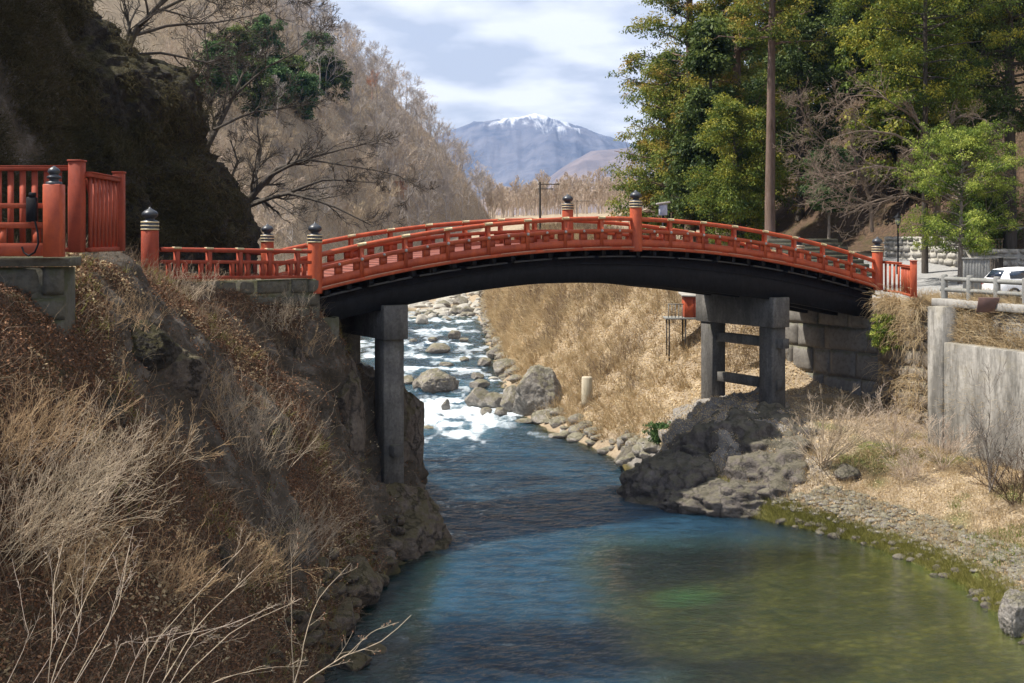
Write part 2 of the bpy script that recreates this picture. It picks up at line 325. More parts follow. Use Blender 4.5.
# D, left bank from the water outwards (10 points), bed (3 points), right bank from the water outwards (9 points)
ST = [
 (-30, [(-8,0),(-9,2),(-10,4),(-11,6),(-12,7.5),(-12.6,8.6),(-14,9.5),(-22,11),(-32,13),(-75,30)], [(-5,-2),(5,-2.2),(11,-1)], [(14,0),(15.5,0.6),(18,1.5),(21,2),(26.1,2.1),(26.95,8.25),(36,8.3),(48,14),(110,50)]),
 (5, [(-6.6,0),(-7.4,1.6),(-8.3,3.2),(-9.4,5.2),(-10.2,6.8),(-11,8.2),(-13,9.6),(-20,10.8),(-32,13),(-75,30)], [(-4.5,-2.3),(3,-2),(9,-.9)], [(13.8,0),(15.2,0.6),(18,1.3),(21,2),(26.1,2.1),(26.95,8.25),(35,8.3),(46,14),(100,55)]),
 (16, [(-5.4,0),(-6.4,1.9),(-7.7,3.9),(-8.9,6),(-9.9,7.6),(-10.7,9),(-13,10.4),(-19,11),(-32,13),(-75,30)], [(-4,-2.2),(2,-1.7),(8,-.8)], [(13.6,0),(15,0.5),(17.8,1.2),(20.8,1.9),(26.1,2.1),(26.95,8.25),(34,8.3),(45,14),(95,58)]),
 (24, [(-5,0),(-6.1,2.1),(-7.5,4.6),(-8.9,7),(-9.9,8.8),(-10.6,9.7),(-13,10.55),(-18,10.7),(-32,13),(-75,30)], [(-3.6,-2.1),(2,-1.5),(8,-.7)], [(13.6,0),(15,0.5),(17.6,1.2),(20.6,1.9),(26.1,2.1),(26.95,8.25),(34,8.3),(44,14),(90,60)]),
 (28, [(-4.9,0),(-6,2.2),(-7.4,4.8),(-8.8,7.2),(-9.8,9),(-10.5,10),(-13,10.6),(-17,10.7),(-32,13),(-75,30)], [(-3.4,-2.1),(2,-1.4),(8,-.7)], [(13.7,0),(15,0.5),(17.5,1.2),(20.5,1.8),(25.3,2.1),(26.15,8.25),(34,8.3),(44,14),(90,60)]),
 (33, [(-4.6,0),(-5.8,2.5),(-7.3,5),(-8.7,7.3),(-9.8,9.2),(-10.7,10.3),(-13,10.6),(-17,10.7),(-32,13),(-75,30)], [(-3.2,-2.1),(2,-1.3),(8,-.7)], [(14.2,0),(15.4,0.45),(17.4,1.1),(19.8,1.7),(23.63,2.1),(24.48,8.25),(33,8.25),(43,14),(90,60)]),
 (38, [(-4.3,0),(-5.3,2.8),(-6.7,5.2),(-8.1,7.0),(-9.4,8.3),(-10.8,9.5),(-12.5,10.1),(-16,10.5),(-23,28),(-56,68)], [(-2.8,-2.2),(2.5,-1.4),(8,-.8)], [(14.4,0),(15.4,0.45),(17,1.1),(19,1.6),(21.96,2.1),(22.81,8.25),(32,8.2),(42,14),(90,60)]),
 (40.8, [(-4.0,0),(-4.9,1.9),(-5.9,4.2),(-6.9,5.9),(-7.9,7.3),(-9.0,9.2),(-11,9.6),(-15,10.2),(-22,28),(-55,68)], [(-2.6,-2.3),(3,-1.7),(8,-1.0)], [(13.6,0),(14.6,0.45),(16.2,1),(18.2,1.6),(21.02,2.1),(21.87,8.25),(32,8.1),(42,14),(90,60)]),
 (42.8, [(-3.9,0),(-4.4,1.3),(-5.7,1.9),(-6.0,4.4),(-6.25,6.6),(-7.3,9.0),(-9.5,9.4),(-14,10),(-21,27),(-55,68)], [(-2.4,-2.3),(3,-1.9),(8.5,-1.1)], [(12.8,0),(13.8,0.45),(15.4,1),(17.4,1.6),(20.36,2.1),(21.21,8.25),(32,8.1),(42,14),(90,60)]),
 (44.8, [(-3.8,0),(-4.1,1.5),(-5.3,1.8),(-5.7,3.8),(-6.0,5.9),(-6.9,8.6),(-9,9.2),(-13.5,9.6),(-20,26),(-54,68)], [(-2.4,-2.3),(3,-2.1),(8,-1.3)], [(11.4,0),(12.6,0.55),(14.4,1.1),(16.8,1.7),(19.69,2.1),(20.54,8.25),(31,8.1),(42,14),(90,60)]),
 (47.2, [(-3.6,0),(-3.8,2.0),(-4.3,4.0),(-5.0,5.3),(-6.4,6.1),(-7.6,8.4),(-9.5,9.0),(-13,9.4),(-20,25),(-54,68)], [(-2.2,-2.3),(3,-2.2),(6.5,-1.6)], [(9.2,0),(10.6,0.8),(13,1.3),(15.8,1.8),(18.89,2.1),(19.74,8.25),(31,8.1),(42,14),(90,60)]),
 (49.5, [(-4.2,0),(-4.5,1.8),(-5.0,3.6),(-6.0,5.0),(-7.4,5.8),(-9.0,8.2),(-10.5,8.8),(-13.5,9.2),(-20,24),(-54,66)], [(-2.6,-2.3),(2,-2.3),(5,-1.8)], [(7.2,0),(8.4,1.2),(11.2,2),(14.4,2.2),(18.12,2.1),(18.97,8.25),(31,8.1),(42,14),(90,60)]),
 (52, [(-4.9,0),(-5.4,1.8),(-6.2,3.4),(-7.4,4.6),(-8.8,5.6),(-10.5,8.0),(-12,8.8),(-15,9.2),(-21,22),(-54,66)], [(-3,-2.2),(1.5,-2.3),(4.5,-1.8)], [(6.1,0),(7.2,1.7),(9.2,3),(12.6,3.1),(18.4,2.3),(19.4,8),(31,8.1),(42,14),(90,58)]),
 (56, [(-5.8,0),(-6.6,1.6),(-7.8,2.8),(-9.2,4.0),(-11,5.4),(-12.5,7.6),(-14,8.8),(-17,9.2),(-24,20),(-56,62)], [(-4,-2),(1,-2.1),(4,-1.6)], [(6,0),(7,1.8),(9.2,3.2),(12.6,3.3),(18.4,3),(19.4,7.9),(31,8.2),(42,14),(90,56)]),
 (60, [(-6.8,0),(-7.8,1.4),(-9.2,2.4),(-10.6,3.6),(-12.4,5.2),(-14,7.4),(-16,8.8),(-20,9.2),(-28,18),(-60,56)], [(-5,-1.8),(0,-1.9),(3,-1.3)], [(5,0),(6.6,1.6),(9.2,3),(12.6,3.3),(16.4,3.6),(17.6,7.9),(30,8.4),(40,14),(88,54)]),
 (65, [(-7.8,0),(-9,1.2),(-10.6,2.2),(-12.4,3.4),(-14.4,5.2),(-16,7.4),(-18,8.8),(-22,9.4),(-32,17),(-64,50)], [(-6,-1.4),(-1,-1.3),(1.5,-.8)], [(3.3,0),(4.8,0.9),(7.4,2.6),(10.2,4.5),(12.4,6.2),(14.4,8),(30,8.9),(38,14),(84,52)]),
 (72, [(-9,.1),(-10.4,1.2),(-12.4,2.2),(-14.6,3.4),(-17,5.2),(-19,7.4),(-21,9),(-26,9.6),(-36,17),(-70,48)], [(-7.5,-.6),(-3,-.5),(-.6,-.3)], [(0.9,0.3),(2.6,1),(5.2,3),(8,5.4),(10.4,7.6),(12.8,9),(28,9.6),(36,16),(80,54)]),
 (85, [(-11,.5),(-12.6,1.4),(-15,2.4),(-17.5,3.6),(-20,5.4),(-22.5,7.6),(-25,9.4),(-31,10.2),(-42,19),(-78,50)], [(-9.5,-.1),(-5,-.2),(-1.8,.0)], [(-0.5,0.6),(0.9,1.6),(2.8,4),(4.9,6.8),(7.2,9.3),(10,9.9),(24,10.3),(34,20),(74,56)]),
 (105, [(-14,.9),(-16,1.8),(-18.4,2.8),(-21,4),(-24,6),(-27,8.4),(-30,10),(-36,12),(-48,22),(-86,54)], [(-12,.4),(-7,.3),(-2.8,.5)], [(-1.6,1),(-0.8,2.4),(0.8,5.2),(2.8,8.2),(5,10.2),(8,10.8),(22,11),(34,24),(74,60)]),
 (130, [(-17,1.3),(-19,2.4),(-21.5,3.6),(-24,5),(-27,7.4),(-30,10),(-34,14),(-42,22),(-56,36),(-92,64)], [(-15,.9),(-9,.8),(-4.0,.9)], [(-2.9,1.5),(-2.3,3.2),(-1,6.2),(0.6,9.2),(3,11.2),(7,11.6),(20,12),(34,26),(76,62)]),
 (152, [(-20,1.7),(-21.5,3),(-23.5,4.4),(-26,6.4),(-29,9.6),(-33,14),(-38,20),(-46,29),(-60,44),(-96,72)], [(-17,1.5),(-11,1.9),(-5.4,1.9)], [(-3.8,2.4),(-3.2,4.2),(-1.6,7.4),(0,10.4),(2.6,11.9),(6.5,12.2),(20,12.6),(36,26),(80,60)]),
 (175, [(-22,2.4),(-22.8,4),(-24,6),(-26,9),(-29,13.5),(-33,19),(-38,26),(-47,37),(-62,52),(-100,82)], [(-17,2.9),(-12,3.0),(-7,3.1)], [(-5,4),(-4,5.8),(-2.4,8.6),(-0.4,11.2),(2,12.4),(6,12.8),(20,13.2),(38,24),(84,54)]),
 (205, [(-20,5),(-20.6,7),(-22,9.6),(-24.5,13.6),(-28,19),(-33,26),(-39,34),(-48,46),(-64,62),(-104,92)], [(-17,4),(-13,4.5),(-9,6)], [(-6.5,8),(-5,9.6),(-3,11.4),(-1,12.6),(2,13.2),(6,13.6),(22,14),(42,24),(90,50)]),
 (240, [(-16,9),(-17,11),(-18.6,14),(-21.6,19),(-26,26),(-32,34),(-39,43),(-50,56),(-68,70),(-110,98)], [(-14.6,8.6),(-12,9),(-9.5,10)], [(-8,11),(-6,12),(-3.5,13),(-1,13.8),(2,14.2),(7,14.4),(24,15),(46,24),(96,48)]),
 (280, [(-11,13),(-12.4,16),(-14.4,20),(-18,26),(-23,33.5),(-30,42),(-38,51),(-52,64),(-72,78),(-118,104)], [(-10,12.6),(-8.5,12.8),(-7,13)], [(-6,13.4),(-4.5,13.8),(-2.6,14.4),(0,14.8),(3,15),(9,15.2),(28,16),(52,25),(104,46)]),
 (320, [(-6.4,15),(-7.8,18),(-10,22),(-14,28),(-20,36),(-28,44),(-38,53),(-54,66),(-76,80),(-126,106)], [(-5.8,14.6),(-5,14.8),(-4,15)], [(-3.2,15.2),(-2,15.5),(0,15.8),(2,16),(5,16.2),(12,16.5),(32,17),(58,26),(112,46)]),
 (370, [(-6,16.5),(-8,18),(-11,20),(-16,24),(-22,29),(-30,36),(-40,43),(-58,52),(-84,62),(-136,84)], [(-5,16.3),(-4,16.3),(-3,16.4)], [(-2,16.5),(-1,16.6),(1,16.8),(4,17),(8,17.2),(16,17.6),(38,18),(66,26),(124,44)]),
 (450, [(-9,18),(-14,18.6),(-20,19.4),(-28,21),(-36,23),(-46,26),(-58,29),(-80,34),(-110,40),(-170,56)], [(-6,18),(-3,18),(0,18)], [(2,18),(5,18.2),(9,18.4),(14,18.6),(20,19),(32,19.4),(56,20),(90,24),(150,40)]),
 (640, [(-20,22),(-30,22.4),(-42,23),(-56,24),(-70,25),(-86,26),(-104,28),(-130,30),(-170,34),(-240,44)], [(-10,22),(0,22),(10,22)], [(14,22),(20,22.3),(28,22.6),(38,23),(50,23.4),(66,24),(96,25),(140,28),(210,38)]),
]
SD = np.array([s[0] for s in ST], float)
SP = np.array([s[1][::-1]+s[2]+s[3] for s in ST], float)      # [ns, 22, 2]
Ds = [-30.0]
while Ds[-1] < 640:
    d_ = Ds[-1]; Ds.append(d_+max(0.17, 0.0062*abs(d_)) if 14 < d_ < 70 else d_+max(0.6, 0.008*abs(d_)))
Ds = np.array(Ds); Ds[-1] = 640
rows = np.stack([np.stack([np.interp(Ds, SD, SP[:, k, c]) for c in (0, 1)], -1) for k in range(SP.shape[1])], 1)
# smooth a little along the river away from the bridge
nseg = [16, 44, 30, 14, 26, 26, 26, 26, 26, 16, 6, 10, 18, 14, 18, 20, 20, 20, 14, 22, 26, 10][:21]
cols = []
for k in range(21):
    t = np.linspace(0, 1, nseg[k], endpoint=False)[None, :, None]
    cols.append(rows[:, k:k+1]*(1-t)+rows[:, k+1:k+2]*t)
cols.append(rows[:, -1:]); G2 = np.concatenate(cols, 1)
kk = np.concatenate([k+np.linspace(0, 1, nseg[k], endpoint=False) for k in range(21)]+[[21.0]])
keep = ((kk[1:-1] > 16.7) & (kk[1:-1] < 18.3))[None, :, None]
for _ in range(3):   # round the corners of the profile
    G2[:, 1:-1] = np.where(keep, G2[:, 1:-1], 0.25*G2[:, :-2]+0.5*G2[:, 1:-1]+0.25*G2[:, 2:])
G = np.stack([G2[..., 0], np.broadcast_to(Ds[:, None], G2.shape[:2]), G2[..., 1]], -1)
KK = np.broadcast_to(kk[None], G.shape[:2])
def gnormal(G):
    a = np.gradient(G, axis=0); b = np.gradient(G, axis=1); n = unit(np.cross(b, a)); return np.where(n[..., 2:3] < 0, -n, n)
Nn = gnormal(G); DD = G[..., 1]; steep = 1-Nn[..., 2]
left = KK < 10.0
rock = np.where(left, sstep(steep, 0.55, 0.8)*sstep(DD, 38.5, 42)*(1-sstep(DD, 54, 60)), sstep(steep, 0.4, 0.7)*sstep(DD, 47, 50)*(1-sstep(DD, 58, 62)))
hillrock = np.where(left & (KK < 2.6), 1.0, 0)*sstep(DD, 32.5, 34.5)*(1-sstep(DD, 62, 72))
rock = np.maximum(rock, np.where(left, sstep(fbm(G, 0.28, 3, 5), 0.18, 0.32)*sstep(DD, 24, 30)*(1-sstep(DD, 54, 60))*(KK > 3.5)*(KK < 9), 0))
bed = sstep(0.1-G[..., 2]+zw(DD)*1.0, 0, 0.3)
cliffm = np.where(left, 1.0, 0)*sstep(DD+1.6*fbm(G, .4, 3, 88), 37.6, 39.6)*(1-sstep(DD, 52, 56))*sstep(KK+.6*fbm(G, .5, 3, 89), 4.2, 5.0)*(KK < 9.3)
outc = sstep(DD, 46.5, 49)*(1-sstep(DD, 57, 60))*(KK > 12.8)*(1-sstep(G[..., 0], 12.0, 13.5)); rock = np.maximum(np.maximum(rock, outc), cliffm)
amp = 0.10+0.30*rock+hillrock*1.2+outc*.35+cliffm*.28+0.0012*np.maximum(DD-60, 0)
amp = amp*np.where((KK > 18.0) & (KK < 20.2) & (DD < 66), 0.1, 1)*np.where((KK < 3.4) & (DD < 55) & (KK > 1.2), 0.25, 1)
G = G+Nn*(amp*(0.9*fbm(G, 0.55, 4, 3)+0.5*ridged(G, 1.2, 3, 9)*rock+0.35*fbm(G, 2.3, 3, 21)))[..., None]
# the gravel bar upstream
Nn = gnormal(G); steep = 1-Nn[..., 2]; rock = np.maximum(rock, hillrock)
flatR = (KK > 12.9) & (KK < 18.4) & (DD < 56)
green = np.where(flatR & (KK < 14.15), .9*(1-sstep(KK, 13.45, 13.75)), 0)*(DD < 50)
green = np.maximum(green, np.where(flatR, sstep(fbm(G, 0.35, 3, 44)+0.25*(KK < 13.9)+0.15*(KK > 16), 0.12, 0.35), 0)*(DD < 52))
road = np.where((KK > 18.02) & (KK < 18.8) & (DD < 76), 1.0, 0)
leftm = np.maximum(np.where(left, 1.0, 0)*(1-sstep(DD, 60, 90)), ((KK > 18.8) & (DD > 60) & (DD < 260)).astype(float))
nr, ncol = G.shape[:2]; idx = np.arange(nr*ncol).reshape(nr, ncol)
GQ = np.stack([idx[:-1, :-1], idx[:-1, 1:], idx[1:, 1:], idx[1:, :-1]], -1).reshape(-1, 4)
n = N('ground'); p = n.pos()
a1 = n.noise(p, 0.9, 8, 0.65); a2 = n.noise(p, 5.0, 8, 0.7); a3 = n.noise(p, 14.0, 6, 0.75)
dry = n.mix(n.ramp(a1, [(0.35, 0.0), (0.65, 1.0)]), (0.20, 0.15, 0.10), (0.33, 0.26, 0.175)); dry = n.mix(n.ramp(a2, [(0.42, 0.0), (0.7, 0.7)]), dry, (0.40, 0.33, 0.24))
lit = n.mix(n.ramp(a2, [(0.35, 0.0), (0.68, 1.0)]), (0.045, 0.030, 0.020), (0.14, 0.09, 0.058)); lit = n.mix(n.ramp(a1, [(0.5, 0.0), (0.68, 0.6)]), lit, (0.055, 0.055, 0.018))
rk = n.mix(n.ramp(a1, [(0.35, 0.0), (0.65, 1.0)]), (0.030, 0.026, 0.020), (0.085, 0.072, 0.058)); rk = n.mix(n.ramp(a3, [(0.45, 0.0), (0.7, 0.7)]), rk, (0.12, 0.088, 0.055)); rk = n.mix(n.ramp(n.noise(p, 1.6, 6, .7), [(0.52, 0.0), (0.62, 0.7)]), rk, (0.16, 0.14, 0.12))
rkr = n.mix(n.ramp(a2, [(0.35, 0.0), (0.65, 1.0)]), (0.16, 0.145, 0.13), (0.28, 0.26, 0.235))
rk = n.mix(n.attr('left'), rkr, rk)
bd = n.mix(n.ramp(n.voro(p, 3.2, 'F1'), [(0.15, 0.0), (0.6, 1.0)]), (0.17, 0.13, 0.050), (0.065, 0.055, 0.020)); bd = n.mix(n.ramp(n.noise(n.map(p, (.35, 1, 1)), .55, 6, .65), [(0.42, 0.0), (0.60, 0.9)]), bd, (0.028, 0.030, 0.012))  # riverbed mottling; its long dark streaks stand in for tree shadows on the pool
sandm = n.n('ShaderNodeVectorMath', {0: n.map(p, (.40, .26, 0)), 1: (5.9*.40, 41.0*.26, 0)}, operation='DISTANCE').outputs['Value']
bd = n.mix(n.ramp(n.math('ADD', sandm, n.math('MULTIPLY', a1, .8)), [(.45, .75), (1.25, 0.0)]), bd, (0.075, 0.17, 0.11))
gr = n.mix(n.ramp(a3, [(0.35, 0.0), (0.65, 1.0)]), (0.07, 0.08, 0.025), (0.13, 0.14, 0.04))
rdc = n.mix(n.ramp(a2, [(0.35, 0.0), (0.65, 1.0)]), (0.26, 0.26, 0.255), (0.34, 0.335, 0.325))
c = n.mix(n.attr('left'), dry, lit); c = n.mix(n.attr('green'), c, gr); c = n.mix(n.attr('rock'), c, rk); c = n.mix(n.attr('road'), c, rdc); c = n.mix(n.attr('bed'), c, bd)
hh = n.math('ADD', n.math('MULTIPLY', a2, 0.6), n.math('MULTIPLY', a3, 0.3))
M_ground = n.out(n.bsdf(c, 0.9, n.bump(hh, 0.9, 0.12), Specular_IOR_Level=0.2))
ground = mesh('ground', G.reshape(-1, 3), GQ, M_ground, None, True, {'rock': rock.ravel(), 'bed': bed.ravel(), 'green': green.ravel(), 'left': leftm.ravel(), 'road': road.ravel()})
ground['kind'] = 'structure'
# the plain far beyond and around the gorge
n = N('far_plain'); p = n.pos(); col = n.mix(n.ramp(n.noise(p, 0.02, 6), [(0.4, 0.0), (0.6, 1.0)]), (0.13, 0.11, 0.09), (0.20, 0.165, 0.13)); M_plain = n.out(n.bsdf(col, 0.95))
pv = []; 
for (x, y, z) in [(-14000, 630, 15), (14000, 630, 15), (14000, 16000, 90), (-14000, 16000, 90)]: pv.append((x, y, z))
o = mesh('terrain', np.array(pv), np.array([[0, 1, 2, 3]]), M_plain); o['kind'] = 'structure'
o = mesh('terrain', np.array([(-14000, -9000, -4.0), (14000, -9000, -4.0), (14000, 632, -4.0), (-14000, 632, -4.0)]), np.array([[0, 1, 2, 3]]), M_plain); o['kind'] = 'structure'
rock_mask = rock; Gf = G.reshape(-1, 3); bvh = BVHTree.FromPolygons([tuple(v) for v in Gf], GQ.tolist())
def hit(x, y):
    d = Vector(((x-HX)/F, 1, -(y-HY)/F)).normalized(); h = bvh.ray_cast(Vector((0, 0, CZ)), d)
    return (np.array(h[0]), np.array(h[1])) if h[0] is not None else (None, None)
def zat(X, Y, top=200):
    h = bvh.ray_cast(Vector((X, Y, top)), Vector((0, 0, -1))); return h[0].z if h[0] is not None else 0.0
def surf_samples(n_, dmin, dmax, kmin, kmax, extra=None, seed=0, areaw=True):
    """random points on the ground sheet between two profile columns"""
    r = np.random.default_rng(seed); i0, i1 = np.searchsorted(Ds, dmin), min(np.searchsorted(Ds, dmax), nr-2)
    j0, j1 = np.searchsorted(kk, kmin), min(np.searchsorted(kk, kmax), ncol-2)
    A = np.linalg.norm(np.cross(G[1:, :-1]-G[:-1, :-1], G[:-1, 1:]-G[:-1, :-1]), axis=-1)[i0:i1, j0:j1]
    pr = A.ravel()/A.sum(); c_ = r.choice(pr.size, n_, p=pr); ii, jj = i0+c_//(j1-j0), j0+c_ % (j1-j0)
    u, v = r.random(n_)[:, None], r.random(n_)[:, None]
    P = G[ii, jj]*(1-u)*(1-v)+G[ii+1, jj]*u*(1-v)+G[ii, jj+1]*(1-u)*v+G[ii+1, jj+1]*u*v
    return P, Nn[ii, jj], dict(k=kk[jj], rock=rock_mask[ii, jj])
# ------------------------------------------------------------------ water
wx = np.concatenate([np.linspace(-26, -9, 50, endpoint=False), np.linspace(-9, 15, 230), np.linspace(15.2, 19, 8)])
wy = [-30.0]
while wy[-1] < 178: wy.append(wy[-1]+(0.10+0.0010*max(wy[-1]-30, 0) if 27 < wy[-1] < 112 else 0.45))
wy = np.array(wy); WX, WY = np.meshgrid(wx, wy); WZ = zw(WY)
Pw = np.stack([WX, WY, np.zeros_like(WX)], -1)
bedz = np.interp(WY[:, 0], SD, SP[:, 10, 1])
rap = sstep(WY, 62, 69)                                         # rapids from here upstream
ch = sstep(fbm(Pw*np.array([0.9, 0.38, 1]), 0.42, 4, 50), -0.25, 0.35)
tongue = sstep(WY, 55, 70)*(1-sstep(WY, 77, 80))*(1-sstep(WX, -1.6+(WY-62)*-0.05, 0.8))   # white tongue under the bridge
steps = np.zeros_like(WX)
for (yy, w, x0, x1) in [(71.5, 2.6, -9, .5), (76, 2.0, -9, -2.5), (86.5, 1.2, -12, -1), (93, 1.2, -13, -2.5), (101, 1.6, -14, -2), (111, 1.6, -15, -3), (123, 2.0, -16, -3), (135, 2.2, -18, -4)]:
    yl = yy+1.6*fbm(np.stack([WX, np.full_like(WX, yy), np.zeros_like(WX)], -1), 0.30, 3, int(yy))
    steps = np.maximum(steps, np.exp(-((WY-yl)/w)**2)*sstep(WX, x0-1, x0+1)*(1-sstep(WX, x1-1, x1+1)))
wave = 0.05*fbm(Pw*np.array([1, .6, 1]), 1.3, 3, 31)*(0.25+rap)+rap*0.20*fbm(Pw, 1.1, 4, 33)*ch+0.13*steps*ridged(Pw, 1.5, 3, 4)
wave = wave+0.045*fbm(Pw*np.array([1, 1.6, 1])+0.4*fbm(Pw, .5, 3, 5)[..., None], 1.3, 5, 37, .6)*(1-sstep(WX-0.25*(WY-30), 1, 4)*(WY < 48))
WZ = WZ+wave
foam = np.clip(0.84*steps*sstep(fbm(Pw, 1.3, 4, 61), -0.35, 0.25)+rap*sstep(fbm(Pw*np.array([1, .45, 1]), 0.9, 5, 71), 0.02, 0.35)*0.62
               + tongue*sstep(fbm(Pw*np.array([1.2, .45, 1]), 0.8, 5, 75), -0.35+0.65*(1-sstep(WY, 58, 71)), 0.40), 0, 1)
calm = sstep(WX+0.9*fbm(Pw, .35, 3, 88)-0.10*(36-WY), 1.6, 4.2)*(1-sstep(WY, 41, 46))+0.55*(1-sstep(WX, -3.4, -1.6))*(1-sstep(WY, 40, 44)); calm = np.clip(calm, 0, 1)
darkw = (1-sstep(WX+.5*fbm(Pw, .6, 3, 14), -3.3, -1.9))*(1-sstep(WY, 41.5, 44)); calm = np.maximum(calm, darkw)  # deep water by the left bank, the cliff's dark reflection put into its colour
bi = np.clip(np.searchsorted(Ds, wy), 0, nr-1)
dep = np.stack([np.interp(wx, G[b][np.argsort(G[b][:, 0])][:, 0], G[b][np.argsort(G[b][:, 0])][:, 2]) for b in bi]); dep = np.clip(WZ-dep, 0, 5)
idw = np.arange(WX.size).reshape(WX.shape); WQ = np.stack([idw[:-1, :-1], idw[:-1, 1:], idw[1:, 1:], idw[1:, :-1]], -1).reshape(-1, 4)
n = N('river_water'); p = n.pos()
fo = n.attr('foam'); ca = n.attr('calm'); dp = n.attr('depth')
r1 = n.noise(n.map(p, (1.0, 1.9, 1)), 1.5, 5, 0.62, 0.8); r2 = n.noise(n.map(p, (1.0, 1.7, 1)), 6.5, 5, 0.65, 0.5); r0 = n.noise(n.map(p, (0.5, 1.0, 1)), 0.55, 3, 0.5, 0.6)
hb = n.math('ADD', n.math('ADD', n.math('MULTIPLY', r1, 1.1), n.math('MULTIPLY', r2, 0.50)), n.math('MULTIPLY', r0, 1.0))
stg = n.math('SUBTRACT', 1.0, n.math('MULTIPLY', ca, 0.72))
nb = n.bump(hb, stg, 0.75)
glos = n.n('ShaderNodeBsdfGlossy', {'Color': (1, 1, 1), 'Roughness': 0.025, 'Normal': nb}).outputs[0]
thin = n.n('ShaderNodeBsdfTransparent', {'Color': (0.74, 0.86, 0.58)}).outputs[0]
deepc = n.mix(n.ramp(n.noise(n.map(p, (0.6, 1.5, 1)), 1.1, 6, .65, .8), [(0.38, 0.0), (0.64, 1.0)]), (0.010, 0.042, 0.078), (0.034, 0.098, 0.160)); 
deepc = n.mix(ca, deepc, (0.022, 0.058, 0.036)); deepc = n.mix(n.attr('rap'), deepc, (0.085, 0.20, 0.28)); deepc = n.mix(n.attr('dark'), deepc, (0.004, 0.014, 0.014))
turb = n.n('ShaderNodeSubsurfaceScattering', {'Color': deepc, 'Scale': 1.0, 'Radius': (1.6, 2.2, 2.8)}, falloff='BURLEY').outputs[0]
turb2 = n.bsdf(deepc, 0.6, nb, Specular_IOR_Level=0.0)
tmx = n.n('ShaderNodeMixShader', {0: 0.45}); n.t.links.new(turb, tmx.inputs[1]); n.t.links.new(turb2, tmx.inputs[2]); turb = tmx.outputs[0]
dm = n.math('SUBTRACT', 1.0, n.math('POWER', 2.718, n.math('MULTIPLY', dp, n.math('ADD', -0.95, n.math('MULTIPLY', ca, 0.86)))))
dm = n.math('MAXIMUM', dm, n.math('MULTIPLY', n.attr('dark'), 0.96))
body = n.n('ShaderNodeMixShader', {0: dm}); n.t.links.new(thin, body.inputs[1]); n.t.links.new(turb, body.inputs[2])
fr = n.math('MULTIPLY', n.n('ShaderNodeFresnel', {'IOR': 1.42, 'Normal': nb}).outputs[0], n.math('SUBTRACT', 2.2, n.math('MULTIPLY', ca, 1.2)), clamp=True)
surf = n.n('ShaderNodeMixShader', {0: fr}); n.t.links.new(body.outputs[0], surf.inputs[1]); n.t.links.new(glos, surf.inputs[2])
fn = n.noise(n.map(p, (1, 0.6, 1)), 4.5, 7, 0.75, 0.6); fn2 = n.noise(p, 16, 5, 0.7)
fm = n.ramp(n.math('ADD', fo, n.math('MULTIPLY', n.math('SUBTRACT', n.math('ADD', n.math('MULTIPLY', fn, 0.55), n.math('MULTIPLY', fn2, 0.45)), 0.5), 1.9)), [(0.25, 0.0), (0.65, 0.38), (1.15, 0.92)])
fb = n.bsdf((0.66, 0.73, 0.78), 0.7, n.bump(fn, 0.8, 0.12))
fin = n.n('ShaderNodeMixShader', {0: fm}); n.t.links.new(surf.outputs[0], fin.inputs[1]); n.t.links.new(fb, fin.inputs[2])
M_water = n.out(fin.outputs[0])
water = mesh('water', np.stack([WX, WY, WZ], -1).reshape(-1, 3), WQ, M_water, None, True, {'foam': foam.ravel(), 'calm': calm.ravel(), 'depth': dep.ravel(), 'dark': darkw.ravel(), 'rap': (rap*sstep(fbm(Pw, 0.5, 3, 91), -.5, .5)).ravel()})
water['kind'] = 'structure'
# ------------------------------------------------------------------ far mountains
def mountain(name, prof, D0, depth, mat, seed, rough=0.12, nx=260, ny=60):
    xs = np.linspace(prof[0][0], prof[-1][0], nx); h = np.interp(xs, [q[0] for q in prof], [q[1] for q in prof])
    t = np.linspace(0, 1, ny); X = np.broadcast_to((xs-HX)/F*D0, (ny, nx)).copy(); Y = D0-depth*(1-t)[:, None]+np.zeros_like(X)
    H = ((HY-h)/F*D0)[None]*np.sin(t*np.pi/2)[:, None]**1.2
    P = np.stack([X, Y, np.zeros_like(X)], -1)
    # spurs and gullies running down the face
    g = 0.7*ridged(P*np.array([1, 0.16, 1]), 14.0/D0, 5, seed)+0.5*fbm(P*np.array([1, .5, 1]), 20.0/D0, 4, seed+9)
    H = H+(g-0.1)*H.max()*rough*np.minimum(1, (1-t)[:, None]*1.6)*np.minimum(1, (1-t)[:, None]*3)*np.minimum(1, t[:, None]*4)+fbm(P, 22.0/D0, 3, seed+3)*H.max()*0.02
    V = np.stack([X*(Y/D0)**0.0, Y, H+CZ-3], -1)
    V2 = V[-1:].copy(); V2[..., 1] += depth; V2[..., 2] = 0; V = np.concatenate([V, V2], 0)
    i_ = np.arange(V.shape[0]*nx).reshape(-1, nx)
    o = mesh(name, V.reshape(-1, 3), np.stack([i_[:-1, :-1], i_[:-1, 1:], i_[1:, 1:], i_[1:, :-1]], -1).reshape(-1, 4), mat, None, True)
    o['kind'] = 'structure'; return o
